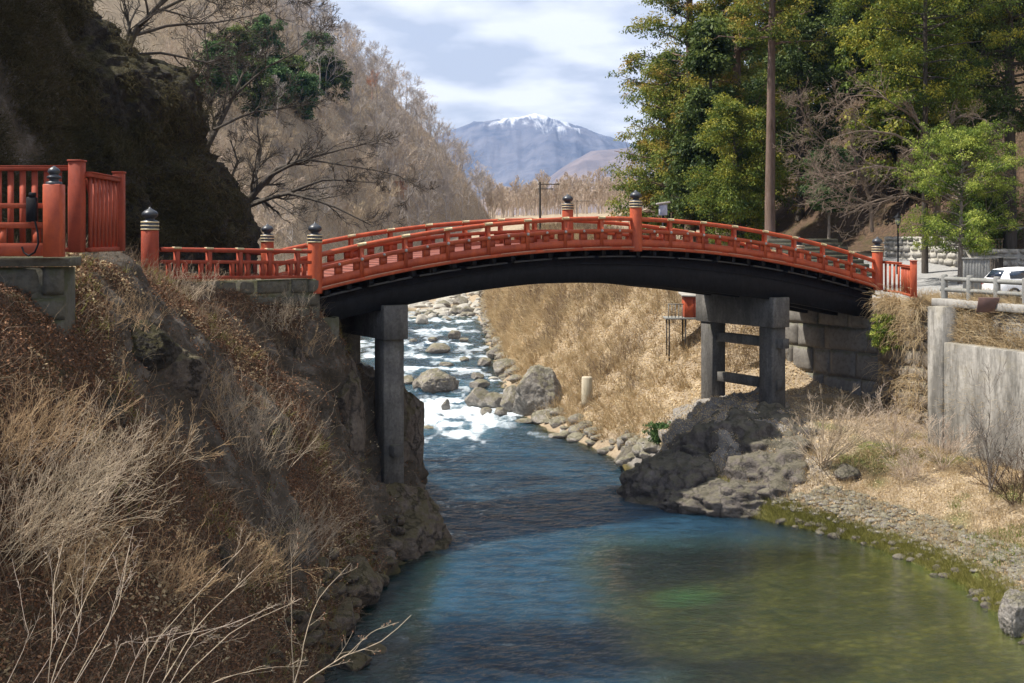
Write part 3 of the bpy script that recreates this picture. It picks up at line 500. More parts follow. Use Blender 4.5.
def mtmat(name, snow, c1, c2, H1, H2, sc):
    n = N(name); p = n.pos(); z = n.n('ShaderNodeSeparateXYZ', {'Vector': p}).outputs[2]
    a = n.noise(p, sc, 7, 0.65); col = n.mix(n.ramp(a, [(0.38, 0.0), (0.62, 1.0)]), c1, c2)
    if snow:
        s_ = n.noise(n.map(p, (1, 0.06, 0.16)), sc*1.5, 8, 0.68, 0.5)
        hf = n.math('DIVIDE', n.math('SUBTRACT', z, H1), H2-H1, clamp=True)
        sm = n.ramp(n.math('ADD', n.math('MULTIPLY', s_, 0.9), n.math('MULTIPLY', hf, 0.30)), [(0.62, 0.0), (0.74, 0.75)])
        sm = n.math('MULTIPLY', sm, n.ramp(hf, [(0.0, 0.0), (0.35, 1.0)])); col = n.mix(sm, col, (0.85, 0.87, 0.9))
    return n.out(n.bsdf(col, 0.95, n.bump(a, 0.6, 30)))
M_m1 = mtmat('snowy_mountain', True, (0.065, 0.075, 0.105), (0.14, 0.14, 0.165), 330, 640, 0.008)  # rock tinted blue, painting part of the distance haze into it
M_m2 = mtmat('brown_mountain', False, (0.11, 0.09, 0.09), (0.19, 0.15, 0.14), 0, 1, 0.01)
mountain('mountain', [(300, 190), (400, 165), (440, 140), (482, 127), (500, 123), (520, 120.5), (533, 117.5), (545, 121.5), (556, 124.5), (575, 130), (600, 139), (640, 152), (700, 178), (800, 190)], 6200, 2600, M_m1, 5, 0.20, 420, 120)
mountain('mountain', [(480, 205), (520, 192), (545, 180), (565, 166), (590, 152), (620, 150), (650, 148), (700, 150), (800, 160)], 4300, 1500, M_m2, 11, 0.22, 300, 90)
mountain('hill', [(380, 205), (450, 200), (500, 196), (540, 196), (600, 196), (650, 195), (700, 194), (800, 190)], 1500, 600, M_m2, 23, 0.10)
# ------------------------------------------------------------------ the arched bridge
M0 = np.array([5.2, 50.0]); U = np.array([0.86603, 0.5]); Vv = np.array([-0.5, 0.86603]); BW = 5.4
def bp(s, v, z): return np.array([M0[0]+U[0]*s+Vv[0]*v, M0[1]+U[1]*s+Vv[1]*v, z])
def zb(s): return 10.42-0.00845*s*s-0.0186*s
def gd(s): return np.interp(s, [-14.4, -10.4, -7, -4.7, -1.85, .7, 3.3, 6.7, 10, 13.2, 14.4], [1.25, 1.31, 1.24, 1.24, 1.36, 1.48, 1.62, 1.66, 1.6, 1.5, 1.4])
def strip(mb, s0, s1, v0, v1, lo, hi, n_=40, bev=0.0, a=0.5):
    """bar following the arch; lo / hi are heights above the deck edge (numbers or functions of s)"""
    S = np.linspace(s0, s1, n_); V = []
    for s_ in S:
        l = lo(s_) if callable(lo) else lo; h = hi(s_) if callable(hi) else hi; z = zb(s_); b = bev
        pr = [(v0, l), (v1, l), (v1, h-b), (v1-b, h), (v0+b, h), (v0, h-b)] if b else [(v0, l), (v1, l), (v1, h), (v0, h)]
        V += [bp(s_, q[0], z+q[1]) for q in pr]
    k = 6 if bev else 4; Q = []
    for i in range(n_-1):
        for j in range(k): Q.append([i*k+j, i*k+(j+1) % k, (i+1)*k+(j+1) % k, (i+1)*k+j])
    Te = []
    for base, fl in ((0, 1), ((n_-1)*k, 0)):
        for q in range(1, k-1): t = [base, base+q, base+q+1]; Te.append(t if fl else t[::-1])
    return mb.add(np.array(V), Q, Te, a=a)
bridge = thing('arched_bridge', 'red lacquered arched bridge with black underside on grey stone piers across the river', 'bridge', bp(0, 0, 10.42))
SE = 14.25
mb = MB(); strip(mb, -SE, SE, 0.35, BW-0.35, 0.06, 0.26, 60)
for s_ in np.arange(-SE+.3, SE, 0.45): strip(mb, s_-0.2, s_+0.2, 0.30, BW-0.30, 0.255, 0.285, 2)
mb.build('deck', M_reddeck, bridge)
for vv in (0.42, BW/2-0.25, BW-0.92):
    mb = MB(); strip(mb, -SE+.1, SE-.1, vv, vv+0.5, lambda s: -gd(s), -0.24, 60)
    strip(mb, -SE+.1, SE-.1, vv-0.05, vv+0.55, lambda s: -gd(s)*0.42-0.03, lambda s: -gd(s)*0.42+0.03, 60)
    mb.build('girder', M_black, bridge)
for i, s_ in enumerate(np.arange(-SE+.6, SE-.3, 0.86)):
    mb = MB(); strip(mb, s_-0.10, s_+0.10, 0.06, BW-0.06, -0.235, 0.055, 2); mb.build('cross_beam', M_black, bridge)
mb = MB()
for s_ in np.arange(-SE+.2, SE-1.6, 2.05): strip(mb, s_, s_+1.75, 0.10, 0.30, -0.30, -0.245, 6)
mb.build('edge_ledge', paint('dull_black_ledge', (0.035, 0.035, 0.035), (0.06, 0.06, 0.06), rough=0.7), bridge)
BAY = 1.7625
def railing(v_in, sgn, name='railing'):
    """sgn -1: outer face towards the camera at v_in; +1: far side"""
    base = MB(); f = lambda a_, b_: (min(v_in-sgn*a_, v_in-sgn*b_), max(v_in-sgn*a_, v_in-sgn*b_))
    q = f(-.10, .22); strip(base, -SE, SE, *q, 0.0, 0.125, 70, 0.02)
    q = f(0.0, .15); strip(base, -SE+.05, SE-.05, *q, 0.125, 0.43, 70)
    r = base.build(name, M_red, bridge)
    e_ = MB(); q = f(-.107, -.04); 
    for s_ in np.arange(-SE, SE-1.0, 1.9): strip(e_, s_+.1, s_+1.5+0.3*random.random(), *q, 0.10, 0.129, 8)
    e_.build('lit_edge', M_edge, r)  # broken pale strips paint the lip's sunlit top edge
    b = MB(); posts = MB(); fit = MB(); st = MB()
    nb_ = 16; blocks = []
    for i in range(nb_):
        a0 = -14.1+i*BAY
        q = f(.02, .13)
        blocks.append((a0+1.47, a0+BAY+.30 if i < nb_-1 else a0+BAY-.09)); blocks.append((a0+.74, a0+1.02))
        if i == 0: blocks.append((a0+.09, a0+.30))
        for m_ in (a0+.88,):
            c = bp(m_, v_in+sgn*0.04, zb(m_)+0.79); st.lathe(c, [(0.001, .05), (.03, .045), (.05, .02), (.055, 0)], 8, (Vv[0]*sgn, Vv[1]*sgn, 0))
    for (x0_, x1_) in blocks:
        b = MB(); strip(b, x0_, x1_, *f(.02, .13), 0.43, 0.72, 3); b.build('panel_block', M_red, r)
    for i in range(nb_+1):
        a0 = -14.1+i*BAY
        if i in (0, 8, 16): continue
        p_ = MB(); q = f(-.008, .155); strip(p_, a0-.085, a0+.085, *q, 0.128, 1.21, 2); p_.build('rail_post', M_red, r)
        fit = MB(); q = f(-.035, .185); strip(fit, a0-.17, a0+.17, *q, lambda s: 1.285, lambda s: 1.385, 4, 0.03); fit.build('rail_fitting', M_gold, r)
        c = bp(a0, v_in+sgn*0.04, zb(a0)+0.79); st.lathe(c, [(0.001, .06), (.035, .05), (.06, .02), (.065, 0)], 8, (Vv[0]*sgn, Vv[1]*sgn, 0))
    m2 = MB(); q = f(-.04, .19); strip(m2, -14.0, 14.0, *q, 0.71, 0.86, 70, 0.02); m2.build('middle_rail', M_red, r)
    t = MB(); S = np.linspace(-13.95, 13.95, 80); t.tube([bp(s_, v_in-sgn*.075, zb(s_)+1.285) for s_ in S], 0.095, 10); t.build('handrail', M_red, r, True)
    st.build('stud', M_studs, r)
railing(0.0, -1); railing(BW, 1)
def finial(c, r_, parent, goldmat=None):
    """black bands with gilt rings, a waist and an onion ball with a point"""
    f_ = MB(); f_.lathe(c, [(r_*1.02, 0.0), (r_*1.03, .24), (r_*.92, .28), (r_*.52, .31), (r_*.50, .36), (r_*.80, .40), (r_*.94, .46), (r_*.92, .53), (r_*.66, .60), (r_*.28, .65), (r_*.10, .70), (0.001, .73)], 20)
    o_ = f_.build('finial', M_finial, parent, True)
    g = MB()
    for z0 in (0.0, .115, .225): g.lathe(c+np.array([0, 0, z0]), [(r_*1.0, -.012), (r_*1.055, -.01), (r_*1.055, .03), (r_*1.0, .032)], 20)
    g.build('gilt_band', M_gold, o_, True); return o_
for vq in (0.07, BW-0.07):
    for i, s_ in enumerate((-14.12, 0.0, 14.12)):
        zt = 1.78
        m_ = MB(); m_.lathe(bp(s_, vq, zb(s_)), [(0.001, -.06), (.26, -.06), (.27, 0.0), (.262, .2), (.25, zt-.04), (.235, zt), (0.001, zt+.002)], 24)
        po = m_.build('main_post', M_red, bridge, True); po.data.polygons.foreach_set('use_smooth', [True]*len(po.data.polygons))
        finial(bp(s_, vq, zb(s_)+zt), 0.26, po)
# stone piers under the bridge
def pier(s0, cap_top, cap_h, zbase_near, zbase_far, v0=0.30, v1=BW-0.1, ties=()):
    c = bp(s0, (v0+v1)/2, cap_top-cap_h/2); u3, v3, z3 = np.array([*U, 0]), np.array([*Vv, 0]), np.array([0, 0, 1.0])
    m_ = MB(); m_.box(c, u3*.50, v3*(v1-v0)/2, z3*cap_h/2, .035); pr = m_.build('pier', M_pier, bridge)
    for vq, zq in ((v0+.62, zbase_near), (v1-.75, zbase_far)):
        m_ = MB(); zt = cap_top-cap_h+.01; m_.box(bp(s0, vq, (zt+zq)/2), u3*.42, v3*.44, z3*(zt-zq)/2, .04); m_.build('column', M_pier, pr)
    for zq, pro in ties:
        m_ = MB(); m_.box(bp(s0, (v0+v1)/2+pro, zq), u3*.19, v3*((v1-v0)/2-.05), z3*.22, .02); m_.build('tie_beam', M_pier, pr)
    return pr
pier(-10.9, 8.42, 1.28, 0.7, 4.0, .15, 5.7, ties=((3.0, -.30),))
pier(8.15, 8.22, 1.36, 2.2, 2.2, .15, 5.7, ties=((6.15, -.35), (4.25, 0.0)))
# ------------------------------------------------------------------ stonework
def stone_wall(name, A, B, z0, z1, mat, rows=6, depth=.8, label=None, cat='stone wall', seed=0, wavg=1.2, prot=.09, jag=0.25, back=None, rough=False, group=None):
    """a wall of irregular blocks between ground points A and B (x, y), face on the right-hand side of A->B"""
    r = np.random.default_rng(seed); A, B = np.array(A, float), np.array(B, float); L = np.linalg.norm(B-A); d = (B-A)/L; nn = np.array([d[1], -d[0]])
    V, Q, off = [], [], 0
    hs = r.uniform(.75, 1.25, rows); zs = z0+np.concatenate([[0], np.cumsum(hs)/hs.sum()])*(z1-z0)
    g = 7
    for i in range(rows):
        x = -r.random()*wavg*.5
        while x < L:
            w = wavg*r.uniform(.55, 1.5); xa, xb = max(x, 0), min(x+w, L); x += w
            if xb-xa < .12: continue
            za, zb_ = zs[i]+(r.uniform(-.5, .5)*jag*hs[i]*.2 if i else 0), zs[i+1]+r.uniform(-.5, .5)*jag*hs[i]*.2*(i < rows-1)
            gap = .018+.02*r.random(); uu = np.linspace(0, 1, g)
            gu, gv = np.meshgrid(uu, uu); ed = np.minimum(np.minimum(gu, 1-gu)*(xb-xa), np.minimum(gv, 1-gv)*(zb_-za)); sc_ = min(xb-xa, zb_-za)
            bul = prot*(1-np.exp(-ed/(sc_*.13)))+prot*.5*r.uniform(-1, 1)+r.uniform(-.03, .03)*(gu-.5)+r.uniform(-.03, .03)*(gv-.5)
            X = xa+gap+(xb-xa-2*gap)*gu; Z = za+gap+(zb_-za-2*gap)*gv
            if rough:   # round the corners of rubble stones
                cx_, cz_ = (xa+xb)/2, (za+zb_)/2; rr = 1-.20*(np.abs(gu-.5)*2)**3*(np.abs(gv-.5)*2)**3*1.6; X = cx_+(X-cx_)*rr; Z = cz_+(Z-cz_)*rr
            P = np.stack([A[0]+d[0]*X+nn[0]*bul, A[1]+d[1]*X+nn[1]*bul, Z], -1)
            P = P+.025*fbm(P, 2.5, 3, seed)[..., None]*np.array([nn[0], nn[1], 0])
            ring = np.array([(0, j) for j in range(g)]+[(j, g-1) for j in range(1, g)]+[(g-1, j) for j in range(g-2, -1, -1)]+[(j, 0) for j in range(g-2, 0, -1)])
            P2 = P[ring[:, 0], ring[:, 1]]-np.array([nn[0], nn[1], 0])*(bul[ring[:, 0], ring[:, 1]]+.12)[:, None]
            id_ = np.arange(g*g).reshape(g, g)+off; Q.append(np.stack([id_[:-1, :-1], id_[:-1, 1:], id_[1:, 1:], id_[1:, :-1]], -1).reshape(-1, 4))
            ro = id_[ring[:, 0], ring[:, 1]]; r2 = off+g*g+np.arange(len(ring)); Q.append(np.stack([np.roll(ro, -1), ro, r2, np.roll(r2, -1)], -1))
            V.append(P.reshape(-1, 3)); V.append(P2); off += g*g+len(ring)
    b = MB(); b.add(np.concatenate(V), np.concatenate(Q))
    m3 = (A+B)/2-nn*(depth/2+.02); b.box([*m3, (z0+z1)/2-.02], [*(d*(L/2-.01)), 0], [*(nn*depth/2), 0], [0, 0, (z1-z0)/2-.03])
    o_ = b.build(name, mat)
    if label: tag(o_, label, cat, group)
    return o_
# abutments (faces towards the river, crosswise under the bridge ends)
a0_, a1_ = bp(14.0, -.1, 0), bp(14.0, BW+1.5, 0)
stone_wall('abutment_wall', a1_[:2], a0_[:2], 2.2, 7.45, M_block, 5, 1.2, 'shaded wall of big squared blocks under the right end of the red bridge', 'abutment', 3, 2.0, .10)
a0_, a1_ = bp(-13.3, -.2, 0), bp(-13.3, BW+1.0, 0)
stone_wall('abutment_wall', a0_[:2], a1_[:2], 4.5, 8.1, M_oldwall, 5, 1.2, 'dark block wall tucked under the left end of the red bridge', 'abutment', 4, 1.3, .08)
# wall below the left approach railing and below the gate
P1, P2 = np.array([-6.95, 42.85]), np.array([-11.4, 38.0])
stone_wall('stone_wall', P2-(P1-P2)*.03, P1+(P1-P2)*.02, 6.0, 9.52, M_oldwall, 6, 1.0, 'mossy old stone wall carrying the low red approach railing, left of the bridge', 'stone wall', 5, 1.0, .07)
stone_wall('stone_wall', (-17.5, 25.3), (-9.75, 26.2), 7.6, 10.35, M_oldwall, 5, .9, 'dark wall of large mossy blocks under the red gate at the far left', 'stone wall', 6, 1.5, .10)
mb = MB(); mb.box((-13.6, 26.1, 10.44), (3.95, .46, 0), (-.06, .5, 0), (0, 0, .1), .02); tag(mb.build('stone_kerb', M_oldwall), 'long flat coping slab on top of the wall under the red gate', 'kerb')
# return pillar right of the abutment
c0 = bp(14.0, -.1, 0)[:2]
stone_wall('stone_pillar', c0+np.array([-.05, -.02]), (18.5, 52.2), 1.8, 7.85, M_tanstone, 9, 1.0, 'pale upright stone wall corner hung with dry vines, right of the bridge end', 'stone wall', 7, .8, .09, rough=True)
# concrete retaining wall, running towards the camera
WA, WB = np.array([17.95, 50.3]), np.array([25.9, 25.6])
wd = unit(WB-WA); wnn = np.array([wd[1], -wd[0]])       # wnn points to the river
if wnn[0] > 0: wnn = -wnn
rw = thing('retaining_wall', 'tall stained concrete retaining wall with a grassy ledge, right bank', 'retaining wall', (WA[0], WA[1], 1))
def wpt(t, off, z): q = WA+wd*t+wnn*off; return np.array([q[0], q[1], z])
L_ = np.linalg.norm(WB-WA); wd3, wn3 = np.array([*wd, 0]), np.array([*wnn, 0])
mb = MB(); mb.box(wpt(L_/2+.55, -.18, 3.3), wd3*(L_/2-.01), wn3*.45, (0, 0, 3.3), .04); mb.build('lower_wall', M_conc, rw)
mb = MB(); mb.box(wpt(L_/2+.55, -.9, 7.1), wd3*(L_/2-.56), wn3*.35, (0, 0, .93), .03); mb.build('upper_wall', M_concp, rw)
mb = MB(); mb.box(wpt(.05, -.3, 4.3), wd3*.5, wn3*.62, (0, 0, 3.75), .05); mb.build('end_pilaster', M_conc, rw)
mb = MB(); mb.box(wpt(L_/2-.4, -.72, 8.18), wd3*(L_/2+.6), wn3*.42, (0, 0, .16), .03); mb.build('coping', M_concp, rw)
# log-look railing on the wall
lf = thing('post_fence', 'grey concrete post and rail fence along the roadside above the retaining wall', 'fence', wpt(0, -.75, 8.34))
tp = -.7; kf = 0
while tp < L_:
    m_ = MB(); m_.lathe(wpt(tp, -.75, 8.33), [(.135, 0), (.14, .5), (.135, .98), (.11, 1.04), (.001, 1.05)], 10); m_.build('post', M_greywood, lf, True); tp += 1.62; kf += 1
for zq, rr in ((8.34+.84, .10), (8.34+.38, .095)):
    m_ = MB(); m_.tube([wpt(q, -.75, zq) for q in np.linspace(-.9, L_, 30)], rr, 8); m_.build('rail', M_greywood, lf, True)
# ------------------------------------------------------------------ red railings and fences at the ends
def approach(A, B, label, z, zB=None, n_=5, h=.98, name='approach_railing', ztop=0):
    zB = z if zB is None else zB; A, B = np.array([*A, z]), np.array([*B, zB]); th_ = thing(name, label, 'railing', A); d = (B-A)
    up = np.array([0, 0, 1.0]); dn = unit(d)
    m_ = MB(); m_.tube([A+up*(h-.03), B+up*(h-.03)], .075, 8); m_.build('handrail', M_redb, th_, True)
    m_ = MB(); m_.bar(A+up*.56, B+up*.56, .12, .11, bev=.01); m_.build('middle_rail', M_redb, th_)
    m_ = MB(); m_.bar(A+up*.05, B+up*.05, .16, .10, bev=.01); m_.build('bottom_rail', M_redb, th_)
    for i in range(n_):
        q = A+d*(i+.5)/n_
        m_ = MB(); m_.bar(q, q+up*(h-.08), .15, .15, up=(dn[0], dn[1], 0)); m_.build('post', M_redb, th_)
        fm_ = MB(); fm_.box(q+up*(h+.03), dn*.14, unit(np.cross(dn, up))*.09, up*.035, .02); fm_.build('rail_fitting', M_gold, th_)
        for t_ in (-.25, .25):
            q2 = A+d*(i+.5+t_*1.0)/n_
            m_ = MB(); m_.bar(q2, q2+up*.52, .12, .12, up=(dn[0], dn[1], 0)); m_.build('short_post', M_redb, th_)
    return th_
approach(P1+np.array([-.2, -.2]), P2+np.array([.2, .2]), 'low weathered red railing on the mossy wall, nearest the camera, left of the bridge', 9.50, 9.62, 5)
FL = bp(-14.12, BW, 0)[:2]
approach(FL+np.array([-.2, .1]), FL+np.array([-5.2, 2.2]), 'far red railing behind the low approach railing, left of the bridge', 9.35, 9.75, 4)
mb = MB(); c = np.array([*(P2+np.array([-.05, -.05])), 9.3]); mb.lathe(c, [(.001, -.4), (.28, -.4), (.27, 1.86), (.24, 1.9), (.001, 1.9)], 20)
ep = mb.build('railing_end_post', M_redb); tag(ep, 'thick round red post with dark gilt-ringed cap at the left end of the approach railing', 'post'); finial(c+np.array([0, 0, 1.9]), .27, ep)
mb = MB(); c = np.array([FL[0]-5.4, FL[1]+2.3, 9.6]); mb.box(c+np.array([0, 0, .6]), (.14, 0, 0), (0, .14, 0), (0, 0, .62), .02); mb.box(c+np.array([0, 0, 1.25]), (.18, 0, 0), (0, .18, 0), (0, 0, .04), .02)
tag(mb.build('fence_post', M_redb), 'small square red post standing at the foot of the dark cliff', 'post')
# gate at far left
gt = thing('gate', 'red gate with black-capped post and three rails at the far left edge', 'gate', (-10.3, 26.0, 10.54))
gx = lambda px, D: (px-HX)/F*D
gp = np.array([gx(54, 25.8), 25.8, 10.55])
m_ = MB(); m_.box(gp+np.array([0, 0, .78]), (.185, 0, 0), (0, .17, 0), (0, 0, .78), .015); gpo = m_.build('gate_post', M_red, gt)
m_ = MB(); m_.lathe(gp+np.array([0, 0, 1.56]), [(.17, 0), (.17, .05), (.10, .07), (.10, .11), (.15, .13), (.15, .17), (.09, .20), (.10, .22), (.135, .27), (.11, .33), (.04, .38), (.001, .40)], 16); m_.build('finial', M_finial, gpo, True)
gl = np.array([-16.5, 25.6, 10.55])
for z_, h_ in ((1.10, .11), (.68, .13), (.16, .28)):
    m_ = MB(); m_.bar(gp+np.array([-.2, 0, z_]), gl+np.array([0, 0, z_]), .10, h_, bev=.01); m_.build('gate_rail', M_red, gt)
for i in range(9):
    q = gp*(1-(i+.5)/9)+gl*(i+.5)/9
    m_ = MB(); m_.bar(q+np.array([.0, .03, .15]), q+np.array([0, .03, .66]), .16, .07, up=(0, 1, 0)); m_.build('gate_slat', M_red, gt)
m_ = MB(); m_.box(gp+np.array([-.42, -.14, 1.02]), (.11, 0, 0), (0, .06, 0), (0, 0, .26), .02); m_.box(gp+np.array([-.40, -.16, 1.33]), (.07, 0, 0), (0, .04, 0), (0, 0, .05), .01)
m_.build('lock_box', M_black, gt)
m_ = MB(); cc_ = [gp+np.array(q) for q in [(-.33, -.2, .78), (-.26, -.22, .5), (-.25, -.23, .28), (-.32, -.24, .10), (-.45, -.24, .03), (-.55, -.24, .10), (-.60, -.22, .22)]]
m_.tube(cc_, .022, 6); m_.build('hanging_cable', M_black, gt, True)
# picket fence behind the gate, and the splayed lattice panel
fz = 10.62
def picket_fence(label, A, B, h, n_, lattice=False, mat=M_redb, dense=False, name='picket_fence', bw=.13, posts=(1, 1), pw=.17, ph=.1):
    A, B = np.array(A, float), np.array(B, float); d = B-A; up = np.array([0, 0, 1.0]); dn = unit(d); sd_ = unit(np.cross(dn, up)); th_ = thing(name, label, 'fence', A)
    for q, f_ in ((A, posts[0]), (B, posts[1])):
        if f_: m_ = MB(); m_.box(q+up*(h+ph)/2, dn*pw, sd_*pw, up*(h+ph)/2, .012); m_.box(q+up*(h+ph+.02), dn*(pw+.02), sd_*(pw+.02), up*.022, .01); m_.build('square_post', mat, th_)
    m_ = MB(); m_.bar(A+up*(h-.06), B+up*(h-.06), .16, .09, bev=.01); m_.bar(A+up*(h), B+up*(h), .20, .03); m_.build('top_rail', mat, th_)
    m_ = MB(); m_.bar(A+up*.06, B+up*.06, .12, .10, bev=.01); m_.build('bottom_rail', mat, th_)
    for i in range(n_):
        q = A+d*(i+.5)/n_; m_ = MB(); m_.bar(q+up*.04, q+up*(h-.09), bw, .05, up=sd_); m_.build('picket', mat, th_)
    if lattice:
        m_ = MB(); L = np.linalg.norm(d)
        for k in range(-2, 9):
            xa = k*L/7.0; 
            for sg in (1, ):
                pa, pb = xa, xa+L*.30
                if pa < 0 or pb > L: continue
                m_.bar(A+dn*pa+up*(h-.15)-sd_*.06, A+dn*pb+up*(h*.48)-sd_*.06, .05, .06, up=sd_)
        m_.build('diagonal_slat', mat, th_)
    return th_
picket_fence('tall red picket fence running off the left edge behind the red gate', (-17.5, 28.2, fz), (gx(77, 27.8), 27.8, fz), 2.0, 26, posts=(0, 1), pw=.15, ph=.10)
picket_fence('splayed tall red slat fence with diagonal slats between two square posts', (gx(84, 27.9)+.1, 27.9, fz), (gx(119, 30.6), 30.6, fz), 1.86, 8, True, dense=True, bw=.17, posts=(0, 1), pw=.13, ph=.12)
# red fence at the right end
e0 = bp(14.12, .07, 0)
picket_fence('short red picket fence between the right end post and the splayed panel', (e0[0]+.28, e0[1]-.05, 8.35), (gx(901, 56.2), 56.2, 8.30), 1.45, 4, posts=(0, 0), mat=M_red, bw=.09)
picket_fence('splayed red picket panel ending in a square post beside the grey fence', (gx(901, 56.15), 56.15, 8.28), (gx(913.5, 53.0), 53.0, 8.28), 1.38, 8, posts=(0, 1), mat=M_red, pw=.13, ph=.22, bw=.12)
# ------------------------------------------------------------------ rocks
def icosphere(sub):
    t = (1+5**.5)/2; V = [(-1,t,0),(1,t,0),(-1,-t,0),(1,-t,0),(0,-1,t),(0,1,t),(0,-1,-t),(0,1,-t),(t,0,-1),(t,0,1),(-t,0,-1),(-t,0,1)]
    Fc = [(0,11,5),(0,5,1),(0,1,7),(0,7,10),(0,10,11),(1,5,9),(5,11,4),(11,10,2),(10,7,6),(7,1,8),(3,9,4),(3,4,2),(3,2,6),(3,6,8),(3,8,9),(4,9,5),(2,4,11),(6,2,10),(8,6,7),(9,8,1)]
    V = [np.array(v)/np.linalg.norm(v) for v in V]
    for _ in range(sub):
        c = {}; F2 = []
        def mid(a, b):
            k = (min(a, b), max(a, b))
            if k not in c: m = V[a]+V[b]; V.append(m/np.linalg.norm(m)); c[k] = len(V)-1
            return c[k]
        for a, b, d in Fc: ab, bd_, da = mid(a, b), mid(b, d), mid(d, a); F2 += [(a, ab, da), (b, bd_, ab), (d, da, bd_), (ab, bd_, da)]
        Fc = F2
    return np.array(V), np.array(Fc)
ICO = {k: icosphere(k) for k in (2, 3, 4, 5)}
def rock_shape(seed, size, sub=4, planes=14, rough=.06, cut=(.62, .95), nsc=1.6, flatb=True):
    r = np.random.default_rng(seed); V, T = ICO[sub]; V = V.copy()
    nv = unit(r.normal(size=(planes, 3))); d = r.uniform(*cut, planes)
    for q, dd in zip(nv, d):
        s_ = V@q-dd; V = V-np.where(s_ > 0, s_*.92, 0)[:, None]*q
    V = V*(1+rough*fbm(V, nsc*1.6, 5, seed)[:, None]*1.6-rough*.7*np.maximum(ridged(V, nsc*1.3, 3, seed+5), .35)[:, None])
    if sub >= 5: V = V*(1+.05*fbm(V, 6.0, 4, seed+8)[:, None]+.045*(ridged(V*np.array([1.6, 1.6, .45 if size[2] > size[0]*1.2 else 1.2]), 3.2, 3, seed+11)-.5)[:, None])
    return V*np.array(size), T
def rock(name, c, size, seed, mat, label=None, sub=4, rz=0.0, group=None, cat='rock', tilt=0.0, **k):
    V, T = rock_shape(seed, size, sub, **k); ct, st_ = math.cos(rz), math.sin(rz); V = V@np.array([[ct, st_, 0], [-st_, ct, 0], [0, 0, 1]])
    o_ = mesh(name, V, T, mat, None, True, local=True); o_.location = tuple(c)
    if label: tag(o_, label, cat, group)
    return o_
def rk_px(px, py, wpx, hpx, seed, label, z=None, mat=M_boulder, depthf=.9, sub=4, group=None, name='rock', sink=.18, **k):
    """rock whose waterline is at pixel row py, wpx wide and hpx high in the picture"""
    D = 60.0
    for _ in range(20): zz_ = float(zw(D)) if z is None else z; D = (CZ-zz_)*F/(py-HY)
    sx_, sz_ = wpx/F*D/2, hpx/F*D; H = sz_/(1.75-sink*1.75)
    return rock(name, ((px-HX)/F*D, D+sx_*depthf*.6, zz_+H*(.85-sink*1.75)), (sx_*1.12, sx_*1.12*depthf, H*1.0), seed, mat, label, sub, group=group, **k)
rk_px(539, 418, 60, 48, 101, 'huge grey boulder with a shaded hollow front on the right edge of the rapids', sub=5, planes=11, cut=(.55, .9), rough=.05)
rk_px(512, 412, 26, 24, 102, 'rounded tan boulder tucked against the left side of the huge grey boulder')
rk_px(563, 406, 24, 20, 103, 'pale block of rock peeking from behind the right side of the huge grey boulder')
rk_px(545, 424, 26, 13, 104, 'low pale slab in front of the huge grey boulder')
rk_px(524, 424, 18, 5, 105, 'flat wet stone at the water edge below the huge boulder')
rk_px(437, 392, 42, 22, 106, 'large mossy boulder in the middle of the rapids, left of the line of rocks', sub=5)
rk_px(424, 390, 22, 12, 107, 'tan rock leaning on the left side of the large mossy mid-river boulder')
rk_px(408, 384, 17, 8, 108, 'low dark boulder just right of the tall left bridge pier')
rk_px(437, 353, 24, 9, 109, 'low sunlit boulder standing alone in the upper rapids')
rk_px(446, 367, 15, 5, 110, 'small flat rock below the lone sunlit boulder in the rapids')
rk_px(477, 408, 28, 19, 111, 'yellowish mossy rock at the left end of the boulder line')
rk_px(494, 408, 26, 14, 112, 'mossy green-topped rock in the middle of the boulder line')
rk_px(480, 389, 20, 9, 113, 'flat mossy rock behind the line of boulders')
rk_px(477, 380, 13, 8, 114, 'small pale cone-shaped rock behind the flat mossy rock')
rk_px(505, 377, 27, 17, 115, 'grey angular rock against the reed bank upstream of the huge boulder')
rk_px(497, 359, 20, 14, 116, 'round grey boulder at the foot of the reed bank, upper rapids')
rk_px(485, 366, 14, 8, 117, 'dark wet rock left of the angular grey rock')
rk_px(446, 411, 10, 11, 118, 'small upright wet rock in the white water below the mossy boulder')
rk_px(464, 361, 12, 4, 119, 'tiny dark rock breaking the surface in the upper rapids')
rk_px(500, 417, 13, 9, 120, 'small round pale stone between the boulder line and the huge boulder')
rk_px(557, 438, 16, 4, 121, 'dark flat rock barely above the water, right of the current')
rk_px(486, 416, 13, 8, 122, 'small brown stone below the mossy green-topped rock')
rk_px(428, 429, 12, 3, 123, 'dark stone awash in the foam near the left rock')
rk_px(640, 468, 46, 20, 124, 'sunlit rounded rock at the left tip of the grey outcrop', sub=5, mat=M_outcrop)
# rocky bars upstream
r = np.random.default_rng(77)
for i in range(64):
    if i < 44: px, py = r.uniform(408, 486), r.uniform(297, 320)
    else: px, py = [(r.uniform(490, 520), r.uniform(372, 402)), (r.uniform(560, 600), r.uniform(412, 434)), (r.uniform(403, 470), r.uniform(320, 372))][i % 3]
    w = r.uniform(5, 15); gname = 'pale boulders of the rocky bar upstream' if i < 44 else 'small boulders scattered along the rapids'
    rk_px(px, py, w, w*r.uniform(.35, .7), 200+i, 'one of the pale grey boulders heaped on the rocky bar far upstream' if i < 44 else 'small pale stone at the edge of the rapids', sub=3, group=gname, mat=M_rubble if r.random() < .5 else M_boulder)
rk_px(1022, 636, 34, 42, 130, 'big pale rounded boulder at the right edge by the pool', sub=5, mat=M_boulder, planes=6)
rk_px(800, 455, 34, 18, 131, 'blue-grey rock in the dry grass below the fan-shaped bush', z=2.0, sub=4, mat=M_outcrop)
rk_px(848, 480, 26, 14, 132, 'small lichen-spotted rock under the fan-shaped bush', z=1.4, sub=4, mat=M_outcrop)
